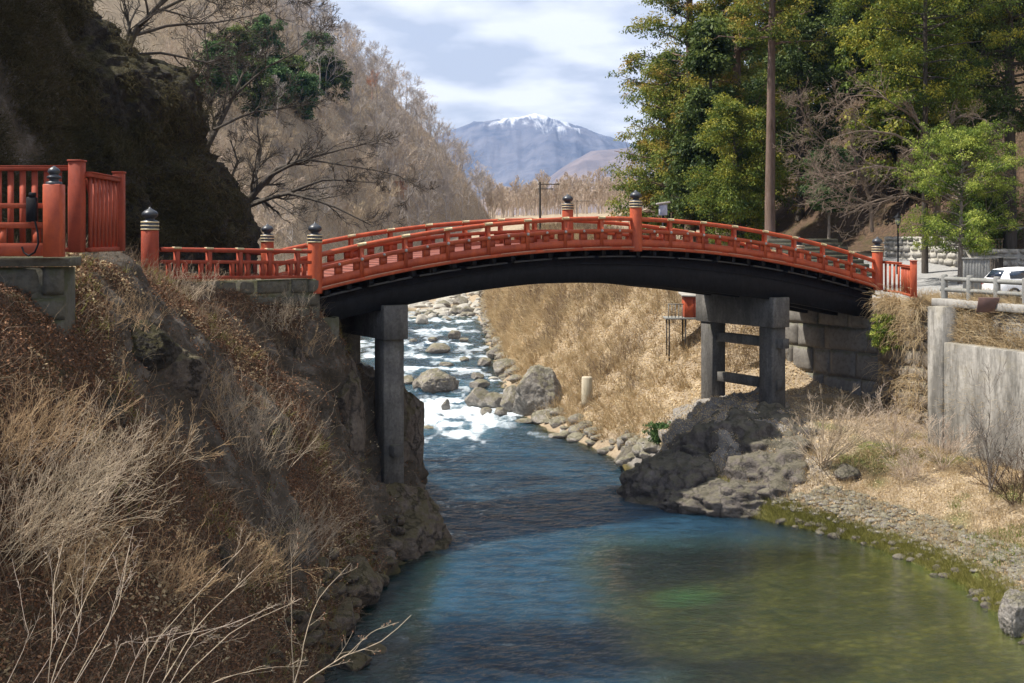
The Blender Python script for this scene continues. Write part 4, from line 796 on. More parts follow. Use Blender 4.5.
# left: pier foot boulder and cliff tip
rock('boulder', (-4.45, 43.4, .5), (2.0, 2.0, 1.6), 301, M_bluffrock, 'large brown boulder at the water edge under the tall left pier', 5, rough=.07, planes=12)
rock('rock_ledge', (-4.6, 42.6, 0.1), (2.6, 2.0, 1.45), 302, M_bluffrock, 'low brown rock shelf left of the boulder at the foot of the left pier', 5, rough=.08, planes=14)
rock('rock_shelf', (-3.5, 42.7, -.1), (1.6, 1.5, .42), 303, M_bluffrock, 'thin yellowish mossy rim of rock just above the water in front of the pier boulder', 4, planes=8)
rock('cliff_rock', (-6.1, 42.9, 3.9), (1.15, 1.3, 2.9), 304, M_bluffrock, 'tall brown rock face with vertical cracks, left of the left pier', 5, rough=.11, planes=18, cut=(.6, .9))
rock('cliff_rock', (-7.0, 44.3, 5.4), (1.5, 1.5, 2.0), 305, M_bluffrock, 'brown rock shoulder beneath the left end of the bridge', 5, rough=.1, planes=16)
rock('cliff_rock', (-4.35, 47.6, 2.6), (1.15, 1.9, 2.8), 306, M_bluffrock, 'dark rock rising behind the foot of the left pier', 5, rough=.1, planes=14)
for i, (x, y, z, sx_, sy_, sz_, lb) in enumerate([(-7.6, 41.3, 4.9, 1.0, .9, 2.3, 'brown cracked rock slab highest on the cliff left of the pier'), (-6.9, 41.9, 3.2, .9, .9, 2.2, 'brown cracked rock slab beside the tall rock face'), (-6.2, 41.2, 1.3, 1.1, 1.0, 1.6, 'lower brown slab of the cliff above the rock shelf'), (-5.6, 39.6, .9, 1.0, 1.1, 1.3, 'dark slab of rock above the river, left of the shelf'), (-7.6, 39.6, 4.3, .9, .8, 1.4, 'small brown slab showing through the dry brush near the cliff'), (-5.4, 37.9, .6, .9, 1.0, 1.0, 'mossy dark rock step at the river edge below the brush')]):
    rock('cliff_rock', (x, y, z), (sx_, sy_, sz_), 340+i, M_bluffrock, lb, 5, rough=.12, planes=18, cut=(.6, .9))
rock('cliff_rock', (-6.75, 46.6, 3.9), (1.45, 1.5, 2.6), 350, M_bluffrock, 'dark rock standing behind and left of the tall left pier', 5, rough=.1, planes=16)
rock('rock', (-4.9, 36.5, .35), (1.1, 1.9, .9), 307, M_bluffrock, 'dark mossy rock at the foot of the shaded left bank', 4)
rock('rock', (-5.0, 33.6, .2), (.9, 1.3, .7), 308, M_bluffrock, 'small wet rock at the lower left water edge', 4)
rock('rock', (-4.1, 30.9, 0.0), (.55, .6, .35), 309, M_bluffrock, 'green algae-covered stone in the water at the bottom left', 4)
rock('rock', (-3.7, 31.9, -.12), (.4, .5, .28), 310, M_bluffrock, 'half-sunken stone beside the algae-covered stone', 4)
for i, (x, y, sx_, sz_, lb) in enumerate([(180, 372, 1.3, 1.1, 'pale lichened rock jutting from the middle of the left bank'), (150, 345, 1.0, .8, 'dark rock half buried under the red lattice fence mound'), (115, 408, .8, .6, 'black rock hollow among dry grass on the left bank'), (225, 560, .7, .6, 'grey rock low on the left bank among the twigs')]):
    h_, n_ = hit(x, y); rock('rock', h_-n_*.35, (sx_, sx_*.8, sz_), 320+i, M_darkrock if i else M_bluffrock, lb, 5, rough=.1, planes=16)
# right: grey outcrop under the right pier
OC = [((10.3, 52.6, .45), (4.5, 3.6, 3.2), 401), ((7.2, 50.4, .2), (2.7, 2.3, 2.1), 402), ((11.4, 49.6, .3), (3.5, 2.8, 2.2), 403), ((9.0, 48.3, .0), (3.2, 1.7, 1.3), 404), ((11.6, 53.4, 1.0), (2.6, 2.6, 2.2), 405)]
LB = ['main hump of the cracked grey outcrop under the right pier', 'left shoulder of the grey outcrop by the river', 'right shoulder of the grey outcrop below the bridge shadow', 'low front toe of the grey outcrop at the pool edge', 'rear knob of the grey outcrop beside the right pier foot']
for (c, s_, sd__), lb in zip(OC, LB): rock('rock_outcrop', c, s_, sd__, M_outcrop, lb, 5, rough=.15, planes=20, cut=(.72, .97), nsc=2.2)
# dark bluff behind the left gate
th = np.linspace(R(-120), R(75), 380); zs_ = np.linspace(8.2, 34, 260)
prof_z = [8.2, 11, 12.5, 13.75, 15.2, 16.2, 17.0, 18.8, 20.8, 24, 34]; prof_x = [-11.1, -11.3, -11.6, -12.4, -13.4, -13.3, -13.6, -16.0, -18.0, -20.5, -27]
BXr = np.interp(zs_, prof_z, prof_x)
TH, ZZ = np.meshgrid(th, zs_); RX = BXr[:, None]
cxb = -30.0; rad = (RX-cxb)
Xb = cxb+rad*np.cos(TH); Yb = 50.0+rad*.62*np.sin(TH)+0*ZZ
Pb = np.stack([Xb, Yb, ZZ], -1); nb2 = gnormal(Pb); nb2 = unit(np.stack([np.cos(TH), 1.2*np.sin(TH), 0.25+0*TH], -1))
dsp = .55*ridged(Pb*np.array([1, 1, .8]), 2.2, 4, 79)+1.5*ridged(Pb*np.array([1, 1, .7]), .22, 4, 70)+1.0*fbm(Pb*np.array([1, 1, .6]), .55, 5, 71)+.5*ridged(Pb*np.array([1.3, 1.3, .5]), 1.1, 4, 73)-.9
Pb = Pb+nb2*dsp[..., None]*.75
ib = np.arange(TH.size).reshape(TH.shape)
bq = np.stack([ib[:-1, :-1], ib[:-1, 1:], ib[1:, 1:], ib[1:, :-1]], -1).reshape(-1, 4)
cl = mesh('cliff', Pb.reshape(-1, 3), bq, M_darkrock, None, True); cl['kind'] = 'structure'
bvh_cliff = BVHTree.FromPolygons([tuple(v) for v in Pb.reshape(-1, 3)], bq.tolist())
# ------------------------------------------------------------------ plants
def ring_dirs(d, ang, r):
    """directions at angle ang off d, random azimuth; d [n,3]"""
    e1 = unit(np.cross(d, np.where(np.abs(d[:, 2:3]) > .9, np.array([[1.0, 0, 0]]), np.array([[0, 0, 1.0]])))); e2 = np.cross(d, e1); a = r.random(len(d))*2*np.pi
    return unit(d*np.cos(ang)[:, None]+(e1*np.cos(a)[:, None]+e2*np.sin(a)[:, None])*np.sin(ang)[:, None])
def children(P, Rr, nch, lenr, ang, r, m=5, t0=.25, t1=1.0, wob=.16, lift=.10, rr=.62, tip=.25, lenmin=0.0):
    """branches on branches; P [n,k,3], Rr [n,k]"""
    n_, k, _ = P.shape; L = np.linalg.norm(P[:, 1:]-P[:, :-1], axis=-1).sum(1)
    pi = np.repeat(np.arange(n_), nch); t = t0+(t1-t0)*r.random(len(pi))**.85; f_ = t*(k-1); i0 = np.minimum(f_.astype(int), k-2); w = (f_-i0)[:, None]
    B = P[pi, i0]*(1-w)+P[pi, i0+1]*w; R0 = Rr[pi, i0]*(1-w[:, 0])+Rr[pi, i0+1]*w[:, 0]; d = unit(P[pi, i0+1]-P[pi, i0])
    a = r.uniform(*ang, len(pi)); dd = ring_dirs(d, a, r); dd = unit(dd+np.array([0, 0, lift]))
    ln = np.maximum(L[pi]*r.uniform(*lenr, len(pi))*(1.15-.6*t), lenmin)
    return grow_path(B, dd, ln, R0*rr, r, m, wob, lift, tip)
def grow_path(B, dd, ln, r0, r, m=5, wob=.16, lift=.1, tip=.25):
    P = np.zeros((len(B), m, 3)); P[:, 0] = B; d = dd.copy()
    for i in range(1, m):
        P[:, i] = P[:, i-1]+d*(ln/(m-1))[:, None]; d = unit(d+r.normal(size=d.shape)*wob+np.array([0, 0, lift*.6]))
    return P, r0[:, None]*np.linspace(1, tip, m)[None]
def skin(levels, ks=(7, 5, 4, 3, 3, 3)):
    V, Q, o_ = [], [], 0
    for (P, Rr), k in zip(levels, ks): v, q = tubes(P, Rr, k); V.append(v); Q.append(q+o_); o_ += len(v)
    return np.concatenate(V), np.concatenate(Q)
def bare_tree_levels(h, r0, seed, lean=(0, 0), n1=9, n2=7, n3=6, n4=0, spread=(.5, 1.0), lr=(.45, .75), twig=.008, t0=.3, wob=.14, lift=.12):
    r = np.random.default_rng(seed)
    T = grow_path(np.zeros((1, 3)), unit(np.array([[lean[0], lean[1], 1.0]])), np.array([h*.85]), np.array([r0]), r, 7, .07, .1, .2)
    a = children(*T, n1, lr, spread, r, 6, t0, 1, wob, lift); b = children(*a, n2, (.4, .7), (.4, .95), r, 5, .2, 1, wob, lift)
    c_ = children(*b, n3, (.4, .75), (.4, .95), r, 4, .15, 1, wob*1.1, lift); L = [T, a, b, c_]
    if n4: L.append(children(*c_, n4, (.45, .8), (.35, .9), r, 3, .1, 1, wob, lift))
    for q in L[2:]: np.maximum(q[1], twig, out=q[1])
    return L
def leaves(C, size, r, flat=.5, asp=.55, axis=None, jit=1.0):
    """little folded quads around centres C"""
    n_ = len(C); sz = size*r.uniform(.6, 1.35, n_)[:, None]; ax = unit(r.normal(size=(n_, 3))*np.array([1, 1, flat])) if axis is None else unit(axis+r.normal(size=(n_, 3))*.45*jit)
    up = unit(r.normal(size=(n_, 3))+np.array([0, 0, .9])); sd_ = unit(np.cross(ax, up)); nn_ = np.cross(sd_, ax)
    V = np.stack([C-ax*sz*.5, C+sd_*sz*asp*.5+nn_*sz*.06, C+ax*sz*.5, C-sd_*sz*asp*.5+nn_*sz*.06], 1).reshape(-1, 3)
    return V, np.arange(n_*4).reshape(-1, 4)
def strands(B, d, ln, r0, r, m=4, wob=.15, droop=-.12, tip=.3, k=3):
    P, Rr = grow_path(B, d, ln, r0, r, m, wob, droop, tip); return tubes(P, Rr, k)
# ---- trees with foliage
def leafy_tree(name, label, base, h, r0, crown, leafm, barkm, seed, nb=90, clump=(.45, .95), nleaf=70, leaf=.22, z0=.15, prof='cone', group=None, cat='tree', lean=(0, 0), bias=.25, up=.15, flat=.55, clumps=5, asp=.5, cshape=.55, per=.5):
    r = np.random.default_rng(seed); th_ = thing(name, label, cat, base, group)
    T = grow_path(np.zeros((1, 3)), unit(np.array([[lean[0], lean[1], 1.0]])), np.array([h]), np.array([r0]), r, 9, .004, .05, .15)
    V, Q = tubes(*T, 12); V = V+.04*r0*fbm(V, 4, 3, seed)[:, None]*4
    mesh('trunk', V, Q, barkm, th_, True, local=True)
    t = z0+(1-z0)*np.sort(r.random(nb)); f_ = t*8; i0 = np.minimum(f_.astype(int), 7); w = (f_-i0)[:, None]; B = T[0][0, i0]*(1-w)+T[0][0, i0+1]*w
    u = (t-z0)/(1-z0)
    pf = {'cone': 1-.80*u**1.2, 'round': np.sqrt(np.clip(1-(2*u-.9)**2, .08, 1)), 'top': .35+.65*np.sin(np.pi*np.clip(u, .02, .98))**.7}[prof]
    az = np.arange(nb)*2.4+r.uniform(-.5, .5, nb); ln = crown*pf*r.uniform(.62, 1.12, nb)
    d = np.stack([np.cos(az), np.sin(az), up+.5*u+r.normal(size=nb)*.12], -1); d = unit(d)
    P, Rr = grow_path(B, d, ln, r0*.22*(1-.6*u)+.015, r, 6, .10, -.05, .2); P[:, 3:, 2] += (np.array([.01, .03, .07])[None]*ln[:, None])
    sub = children(P, Rr, 3, (.25, .5), (.4, 1.0), r, 4, .3, 1, .15, .06); v1, q1 = tubes(P, Rr, 5); v2, q2 = tubes(*sub, 3)
    mesh('limbs', np.concatenate([v1, v2]), np.concatenate([q1, q2+len(v1)]), barkm, th_, True, local=True)
    C = []; Ct = []
    for _ in range(clumps):
        tt = r.uniform(.30, 1.04, nb); f_ = np.minimum(tt*5, 4.999); i0 = f_.astype(int); w = (f_-i0)[:, None]
        C.append(P[np.arange(nb), i0]*(1-w)+P[np.arange(nb), i0+1]*w+r.normal(size=(nb, 3))*np.array([.22, .22, .12])); Ct.append(tt)
    C.append(sub[0][:, -1]); Ct.append(np.full(len(sub[0]), .9)); C = np.concatenate(C); Ct = np.concatenate(Ct)
    cr = r.uniform(*clump, len(C)); nl = np.maximum(8, (nleaf*(cr/np.mean(clump))**1.6)).astype(int); ci = np.repeat(np.arange(len(C)), nl)
    D_ = unit(r.normal(size=(len(ci), 3)))*(r.random(len(ci))**(.5))[:, None]*cr[ci][:, None]*np.array([1, 1, cshape]); D_[:, 2] -= .42*np.linalg.norm(D_[:, :2], axis=1)**1.3
    ctint = np.clip(.5+bias*(Ct-.75)*1.4+r.normal(size=len(C))*.20, 0, 1)
    LP = C[ci]+D_; V, Q = leaves(LP, leaf, r, flat, asp, axis=unit(D_+np.array([0, 0, -.25])) if per else None)
    tint = np.clip(ctint[ci]+.10*r.normal(size=len(ci))+.16*D_[:, 2]/(cr[ci]*cshape), 0, 1)
    mesh('crown', V, Q, leafm, th_, False, {'tint': np.repeat(tint, 4)}, local=True)
    return th_
def gp_(px, D, dz=0.0):
    x = (px-HX)/F*D; return (x, D, zat(x, D)-.15+dz)
leafy_tree('cedar_tree', 'tallest cedar right of the mountain, ragged branches reaching left over the sky', gp_(690, 92), 33, .48, 6.6, M_cedarleaf, M_cedarbark, 11, 150, (.5, 1.05), 85, .20, .06, 'cone', bias=.5, clumps=6)
leafy_tree('cedar_tree', 'dense cedar with russet tips standing behind the bare brown trunk', gp_(737, 88), 31, .45, 5.0, M_cedarleaf, M_cedarbark, 12, 130, (.5, 1.0), 85, .20, .10, 'cone', bias=.6, clumps=6)
leafy_tree('cedar_tree', 'cedar with the long straight bare brown trunk behind the right half of the bridge', gp_(770, 76), 30, .36, 3.6, M_cedarleaf, M_cedarbark, 13, 90, (.45, .9), 80, .17, .46, 'cone', bias=.3)
leafy_tree('cedar_tree', 'younger yellow-green cedar low behind the tall cedars, left of the utility pole', gp_(668, 97), 15, .25, 3.4, M_yelleaf, M_cedarbark, 14, 80, (.5, .9), 80, .19, .05, 'cone', bias=.3)
leafy_tree('evergreen_tree', 'bushy olive-green tree right behind the bridge railing, left of the bare trunk', gp_(735, 80), 10, .22, 3.2, M_yelleaf, M_darkbark, 15, 60, (.45, .9), 90, .15, .08, 'round', bias=.2)
leafy_tree('evergreen_tree', 'dark green cedar filling the gap at the right of the bare trunk', gp_(800, 100), 30, .4, 5, M_darkleaf, M_darkbark, 16, 110, (.6, 1.1), 55, .28, .08, 'cone', bias=.2)
leafy_tree('fir_tree', 'broad yellow-green fir with drooping golden sprays, top right', gp_(925, 68), 27, .20, 6.3, M_yelleaf, M_darkbark, 17, 120, (.4, .9), 90, .14, .36, 'top', bias=.5, up=.0, clumps=6)
leafy_tree('fir_tree', 'dark fir in the top right corner behind the golden fir', gp_(1010, 70), 26, .4, 5.5, M_darkleaf, M_darkbark, 18, 110, (.5, .95), 75, .16, .30, 'top', bias=.3, up=.0)
leafy_tree('leafy_tree', 'bright lime-green leafy tree with a pale trunk above the grey wooden enclosure', gp_(960, 64), 8.0, .15, 3.4, M_brightleaf, M_greybark, 19, 80, (.25, .55), 75, .105, .24, 'round', bias=.3, clumps=5, lean=(.02, 0))
leafy_tree('leafy_tree', 'small blue-green tree on a thin trunk beside the dark path', gp_(829, 78), 7.2, .12, 1.7, M_greenleaf, M_greybark, 20, 34, (.35, .6), 60, .16, .42, 'round', bias=.2)
leafy_tree('evergreen_shrub', 'dark evergreen shrub under the lime-green tree by the stone wall', gp_(985, 71), 4, .10, 2.0, M_darkleaf, M_darkbark, 21, 36, (.4, .7), 60, .15, .1, 'round', bias=.2, cat='shrub')
# dark evergreen wood on the right hillside
pr_ = leafy_tree('evergreen_tree', 'dark evergreen on the wooded slope behind the right bank', (0, 0, 0), 15, .25, 3.6, M_darkleaf, M_darkbark, 30, 80, (.6, 1.0), 42, .30, .08, 'cone', group='dark evergreens on the right hillside', bias=.3)
pr2 = leafy_tree('evergreen_tree', 'olive-green evergreen on the wooded slope behind the right bank', (0, 0, 0), 12, .22, 3.4, M_yelleaf, M_darkbark, 31, 70, (.6, 1.0), 42, .28, .10, 'round', group='olive evergreens on the right hillside', bias=.2)
r = np.random.default_rng(5); spots = []
while len(spots) < 54:
    D = r.uniform(84, 170); px = r.uniform(785, 1070) if len(spots) < 40 else r.uniform(690, 800); x = (px-HX)/F*D
    if any((x-a)**2+(D-b)**2 < 9 for a, b in spots): continue
    spots.append((x, D))
for i, (x, D) in enumerate(spots):
    q = pr_ if i % 5 else pr2
    if i == 0: q = pr2; 
    l = (x, D, zat(x, D)-.3)
    if i == 0: pr2.location = l
    elif i == 1: pr_.location = l
    else: copy_tree(q, l, r.uniform(0, 6), r.uniform(.75, 1.25))
# evergreens among the bare trees on the left hillside
for i, (px, D, h, lb) in enumerate([(215, 150, 9, 'dark evergreen at the left end of the hillside pine patch'), (250, 155, 9, 'dark evergreen low in the hillside pine patch'), (302, 165, 8, 'dark evergreen at the lower right of the pine patch'), (325, 170, 9, 'dark evergreen touching the rounded pine on the hillside'), (275, 160, 8, 'dark evergreen in the centre bottom of the pine patch'), (232, 150, 9, 'leftmost dark pine on the left hillside'), (262, 160, 10, 'dark green pine second from the left on the hillside'), (290, 165, 7, 'low dark pine between the taller hillside pines'), (318, 175, 9, 'rounded dark pine on the left hillside, nearest the ridge'), (338, 180, 7.5, 'small dark pine just below the russet tree on the ridge')]):
    py = [80, 92, 92, 68, 84, 62, 50, 70, 52, 78][i]; h_, n_ = hit(px, py+26)
    if h_ is None: continue
    leafy_tree('pine_tree', lb, h_-np.array([0, 0, .4]), h, .22, h*.40, M_darkleaf if i % 2 else M_greenleaf, M_darkbark, 40+i, 46, (.6, 1.2), 46, .42, .12, 'round', bias=.2)
# ---- bare trees
def bare_tree(name, label, base, levels, mat, group=None, split=1, cat='tree', single=False):
    if single:
        V, Q = skin(levels, (5, 4, 3, 3, 3)); o_ = mesh(name, V, Q, mat, None, True, local=True); o_.location = tuple(base); return tag(o_, label, cat, group)
    th_ = thing(name, label, cat, base, group)
    V, Q = tubes(*levels[0], 10); mesh('trunk', V, Q, mat, th_, True, local=True)
    V, Q = skin(levels[1:], (6, 5, 4, 3, 3)); mesh('branches', V, Q, mat, th_, True, local=True); return th_
kinds_ = [('grey_brown', M_hillbark, 'bare grey-brown tree on the wooded left hillside'), ('pink', M_pinkbark, 'bare pinkish-brown tree on the wooded left hillside'), ('straw', M_palebark, 'bare straw-coloured tree on the wooded left hillside')]
protos = []
for k, (nm, mt, lb) in enumerate(kinds_):
    for v in range(2):
        lv = bare_tree_levels(8.5, .13, 60+k*5+v, n1=10, n2=7, n3=6, spread=(.5, 1.2), lr=(.45, .75), twig=.018, t0=.22, lift=.10, wob=.2)
        protos.append(bare_tree('bare_tree', lb, (0, 0, 0), lv, mt, {'grey_brown': 'grey-brown bare trees on the left hillside', 'pink': 'pinkish bare trees on the left hillside', 'straw': 'straw-coloured bare trees on the left hillside'}[nm], single=True))
r = np.random.default_rng(15); Ps, Nz, inf = surf_samples(5200, 92, 345, 1.0, 8.6, seed=15); used = [False]*6; cnt = 0; placed = []
for P_, k_ in zip(Ps, inf['k']):
    px = HX+F*P_[0]/P_[1]; py = HY-F*(P_[2]+4-CZ)/P_[1]
    if not (165 < px < 520 and -45 < py < 232): continue
    mind = 2.2+P_[1]*.0065
    if any((P_[0]-a)**2+(P_[1]-b)**2 < mind**2 for a, b in placed): continue
    if cnt >= 262: break
    placed.append((P_[0], P_[1])); ridge = P_[1] > 225
    q = (0 if r.random() < .85 else 1) if ridge else r.choice([0, 1, 1, 2]); j = q*2+int(r.random() < .5); s_ = r.uniform(.75, 1.2)*(1.1 if ridge else .75)
    if not used[j]: protos[j].location = tuple(P_-np.array([0, 0, .2])); protos[j].rotation_euler.z = r.uniform(0, 6); protos[j].scale = (s_,)*3; used[j] = True
    else: copy_tree(protos[j], P_-np.array([0, 0, .2]), r.uniform(0, 6.28), s_)
    cnt += 1
print('hill trees', cnt, used)
for i, (px, py, sc_, lb) in enumerate([(392, 88, 1.1, 'russet-orange tree on the ridge of the left hillside'), (372, 100, .8, 'smaller russet tree below the russet ridge tree'), (405, 205, .6, 'reddish bare tree low on the left slope above the bridge')]):
    h_, _n = hit(px, py)
    if h_ is None: continue
    t_ = bare_tree('russet_tree', lb, h_-np.array([0, 0, .3]), bare_tree_levels(8, .13, 90+i, n1=12, n2=8, n3=7, spread=(.35, 1.0), lr=(.45, .7), twig=.03, t0=.12, lift=.2), M_redbark); t_.scale = (sc_,)*3
# the wood closing the valley floor
def merged_wood(name, label, spots, levs, mats, cat, tag_kind='stuff'):
    V, Q, o_ = [], [], 0; r_ = np.random.default_rng(3)
    bases = [skin(l, (4, 3, 3, 3)) for l in levs]
    for (x, y, z, s_) in spots:
        v, q = bases[r_.integers(len(bases))]; a = r_.uniform(0, 6.28); c_, s2 = math.cos(a), math.sin(a)
        v = v@np.array([[c_, s2, 0], [-s2, c_, 0], [0, 0, 1]])*s_+np.array([x, y, z]); V.append(v); Q.append(q+o_); o_ += len(v)
    o = mesh(name, np.concatenate(V), np.concatenate(Q), mats, None, True); tag(o, label, cat); o['kind'] = tag_kind; return o
lowlev = [bare_tree_levels(10, .16, 300+i, n1=9, n2=6, n3=4, spread=(.3, .9), lr=(.4, .65), twig=.05, t0=.15, lift=.25)[:4] for i in range(4)]
r = np.random.default_rng(8); sp = []
for _ in range(420):
    D = r.uniform(330, 620); px = r.uniform(488, 730); x = (px-HX)/F*D; sp.append((x, D, zat(x, D)-.3, r.uniform(.8, 1.25)))
merged_wood('bare_wood', 'hazy brown bare wood closing the valley floor beyond the bridge', sp, lowlev, M_pinkbark, 'wood')
# ---- low brush, grass and litter on the ground sheet
def bare_rock(P, i, r_): return ~((i['k'] < 9.6) & (P[:, 1] < 60) & (i['k'] > 3) & (i['rock']+.25*r_.normal(size=len(P)) > .45) & (r_.random(len(P)) < .93))
def cover(name, label, cat, n_, rng_d, rng_k, mat, ln, r0, seed, filt=None, clump=0, up=(.0, 1.0), wob=.15, droop=-.05, m=4, lean=(0, 0), kk_=3, tsp=.18, spread=.5):
    P, Nz_, inf_ = surf_samples(n_, *rng_d, *rng_k, seed=seed); r_ = np.random.default_rng(seed+1)
    q_ = bare_rock(P, inf_, r_); P, Nz_, inf_ = P[q_], Nz_[q_], {a: b[q_] for a, b in inf_.items()}
    if filt is not None: ok = filt(P, inf_, r_); P, Nz_ = P[ok], Nz_[ok]
    if clump:   # gather stems into tufts
        idc = r_.integers(0, max(1, len(P)//clump), len(P)); C = P[idc]; off = r_.normal(size=P.shape)*.10; off[:, 2] = 0; P = C+off; Nz_ = Nz_[idc]; base_t = r_.random(len(P))[idc]
    else: base_t = r_.random(len(P))
    d = unit(Nz_*.35+np.array([lean[0], lean[1], 1.0])+r_.normal(size=P.shape)*spread)
    V, Q = strands(P-np.array([0, 0, .03]), d, r_.uniform(*ln, len(P)), r0*r_.uniform(.7, 1.3, len(P)), r_, m, wob, droop, .3, kk_)
    t = np.clip(.5+(base_t-.5)*.6+r_.normal(size=len(P))*tsp+.25*fbm(P, .35, 3, seed), 0, 1)
    o_ = mesh(name, V, Q, mat, None, False, {'tint': np.repeat(t, m*kk_)}); o_['kind'] = 'stuff'; o_['label'] = label; o_['category'] = cat; return o_
cover('hillside_brush', 'dense pinkish-brown brush covering the left hillside', 'brush', 60000, (85, 345), (1.0, 8.8), M_hillbrush, (.6, 1.5), .024, 401, lambda P, i, r_: (HX+F*P[:, 0]/P[:, 1] > 150), wob=.3, m=3, spread=.55)
cover('dry_reeds', 'dense straw-coloured reeds on the sunlit far bank under the bridge', 'reeds', 80000, (54, 150), (13.25, 17.9), M_straw, (.3, .95), .013, 402, lambda P, i, r_: ((P[:, 1] > 62) | (P[:, 0] < 7.8) & (P[:, 1] > 57.5)) & (fbm(P, .5, 4, 90)+.1*r_.normal(size=len(P)) > -.28), clump=11, lean=(-.15, -.1), m=3, wob=.25, spread=.75)
cover('bank_brush', 'brown leafless brush on the upper part of the far bank', 'brush', 36000, (62, 150), (14.0, 18.2), M_strawdark, (.4, 1.5), .012, 403, lambda P, i, r_: fbm(P, .35, 4, 8)+.25*(i['k']-15.4)/2 > .05, m=4, wob=.3, spread=.6)
def rb(P, i, r_): return fbm(P, .5, 3, 12)+.1*r_.normal(size=len(P)) > -.22
cover('dry_grass', 'dry blond grass over the sunlit right bank in front of the bridge', 'grass', 75000, (24, 57), (13.6, 17.15), M_straw, (.10, .42), .0065, 404, lambda P, i, r_: (rb(P, i, r_) | (i['k'] < 14.6) & (r_.random(len(P)) < .7)) & ((P[:, 1] < 50) | (i['k'] > 16.3)), clump=6, m=3, wob=.25, spread=.6)
cover('mossy_tufts', 'yellow-green moss and grass tufts along the pool edge, right bank', 'grass', 70000, (22, 49), (12.98, 13.8), M_mossgrass, (.08, .26), .008, 405, lambda P, i, r_: fbm(P, 1.2, 3, 19) > -.5, clump=8, m=3, wob=.2, spread=.7)
cover('green_grass', 'patches of fresh green grass on the right bank', 'grass', 90000, (24, 50), (14.0, 17.1), M_grass, (.08, .24), .008, 406, lambda P, i, r_: (((P[:, 0]-16.2)/1.5)**2+((P[:, 1]-39.2)/1.5)**2 < 1+.5*fbm(P, 1.1, 3, 4)) | ((fbm(P, .8, 3, 27) > .42) & (P[:, 1] < 44)), clump=8, m=3, wob=.2, spread=.6)
cover('ledge_grass', 'dry brown grass and stems hanging along the ledge of the retaining wall', 'grass', 60000, (24, 57), (17.25, 18.02), M_straw, (.25, .85), .010, 407, None, lean=(-.25, -.1), m=4, wob=.35, droop=-.15, spread=.85)
cover('hillside_litter', 'brown twiggy undergrowth on the slope behind the right road', 'brush', 40000, (66, 130), (19.3, 20.95), M_strawdark, (.4, 1.6), .02, 408, None, m=3, wob=.3, spread=.8)
def litter(name, label, n_, rd, rk_, size, seed, mat=M_litter, filt=None):
    P, Nz_, inf_ = surf_samples(n_, *rd, *rk_, seed=seed); r_ = np.random.default_rng(seed)
    q_ = bare_rock(P, inf_, r_); P, Nz_, inf_ = P[q_], Nz_[q_], {a: b[q_] for a, b in inf_.items()}
    if filt is not None: ok = filt(P, inf_, r_); P, Nz_ = P[ok], Nz_[ok]
    P = P+Nz_*r_.uniform(.0, .09, len(P))[:, None]; V, Q = leaves(P, size, r_, .6, .6); t = np.clip(.45+.35*fbm(P, .5, 3, seed)+r_.normal(size=len(P))*.22, 0, 1)
    o_ = mesh(name, V, Q, mat, None, False, {'tint': np.repeat(t, 4)}); o_['kind'] = 'stuff'; o_['label'] = label; o_['category'] = 'leaf litter'; return o_
litter('fallen_leaves', 'brown fallen leaves covering the shaded left bank', 230000, (14, 46), (2.8, 9.0), .065, 501)
litter('fallen_leaves', 'tan and rusty leaves lying in patches on the left bank', 46000, (14, 46), (2.8, 8.8), .09, 504, M_straw, lambda P, i, r_: fbm(P, .6, 4, 51) > .12)
litter('fallen_leaves', 'tan fallen leaves strewn over the sunlit right bank', 60000, (24, 57), (13.7, 17.1), .07, 502, M_straw)
litter('fallen_leaves', 'pale dry leaves and straw matted over the sunlit far bank', 130000, (56, 150), (13.6, 18.0), .11, 503, M_straw, lambda P, i, r_: P[:, 1]+0*P[:, 0] > 58)
cover('dead_stems', 'tangled thin brown stems over the whole shaded left bank', 'brush', 24000, (13, 46), (3.2, 8.95), M_strawdark, (.25, 1.0), .0050, 409, lambda P, i, r_: fbm(P, .45, 3, 33)+.15*r_.normal(size=len(P)) > -.15, m=4, wob=.35, droop=-.05, lean=(.3, -.1), spread=.8)
cover('mossy_tufts', 'dull green tufts on the left bank below the gate and along the water', 'grass', 26000, (20, 46), (3.2, 8.95), M_mossgrass, (.10, .35), .007, 410, lambda P, i, r_: (fbm(P, .7, 3, 63) > .22) | ((i['k'] > 8.3) & (r_.random(len(P)) < .5)) | ((P[:, 1] > 29) & (P[:, 1] < 38) & (i['k'] < 4.4) & (r_.random(len(P)) < .6)), clump=8, m=3, wob=.2, spread=.7)
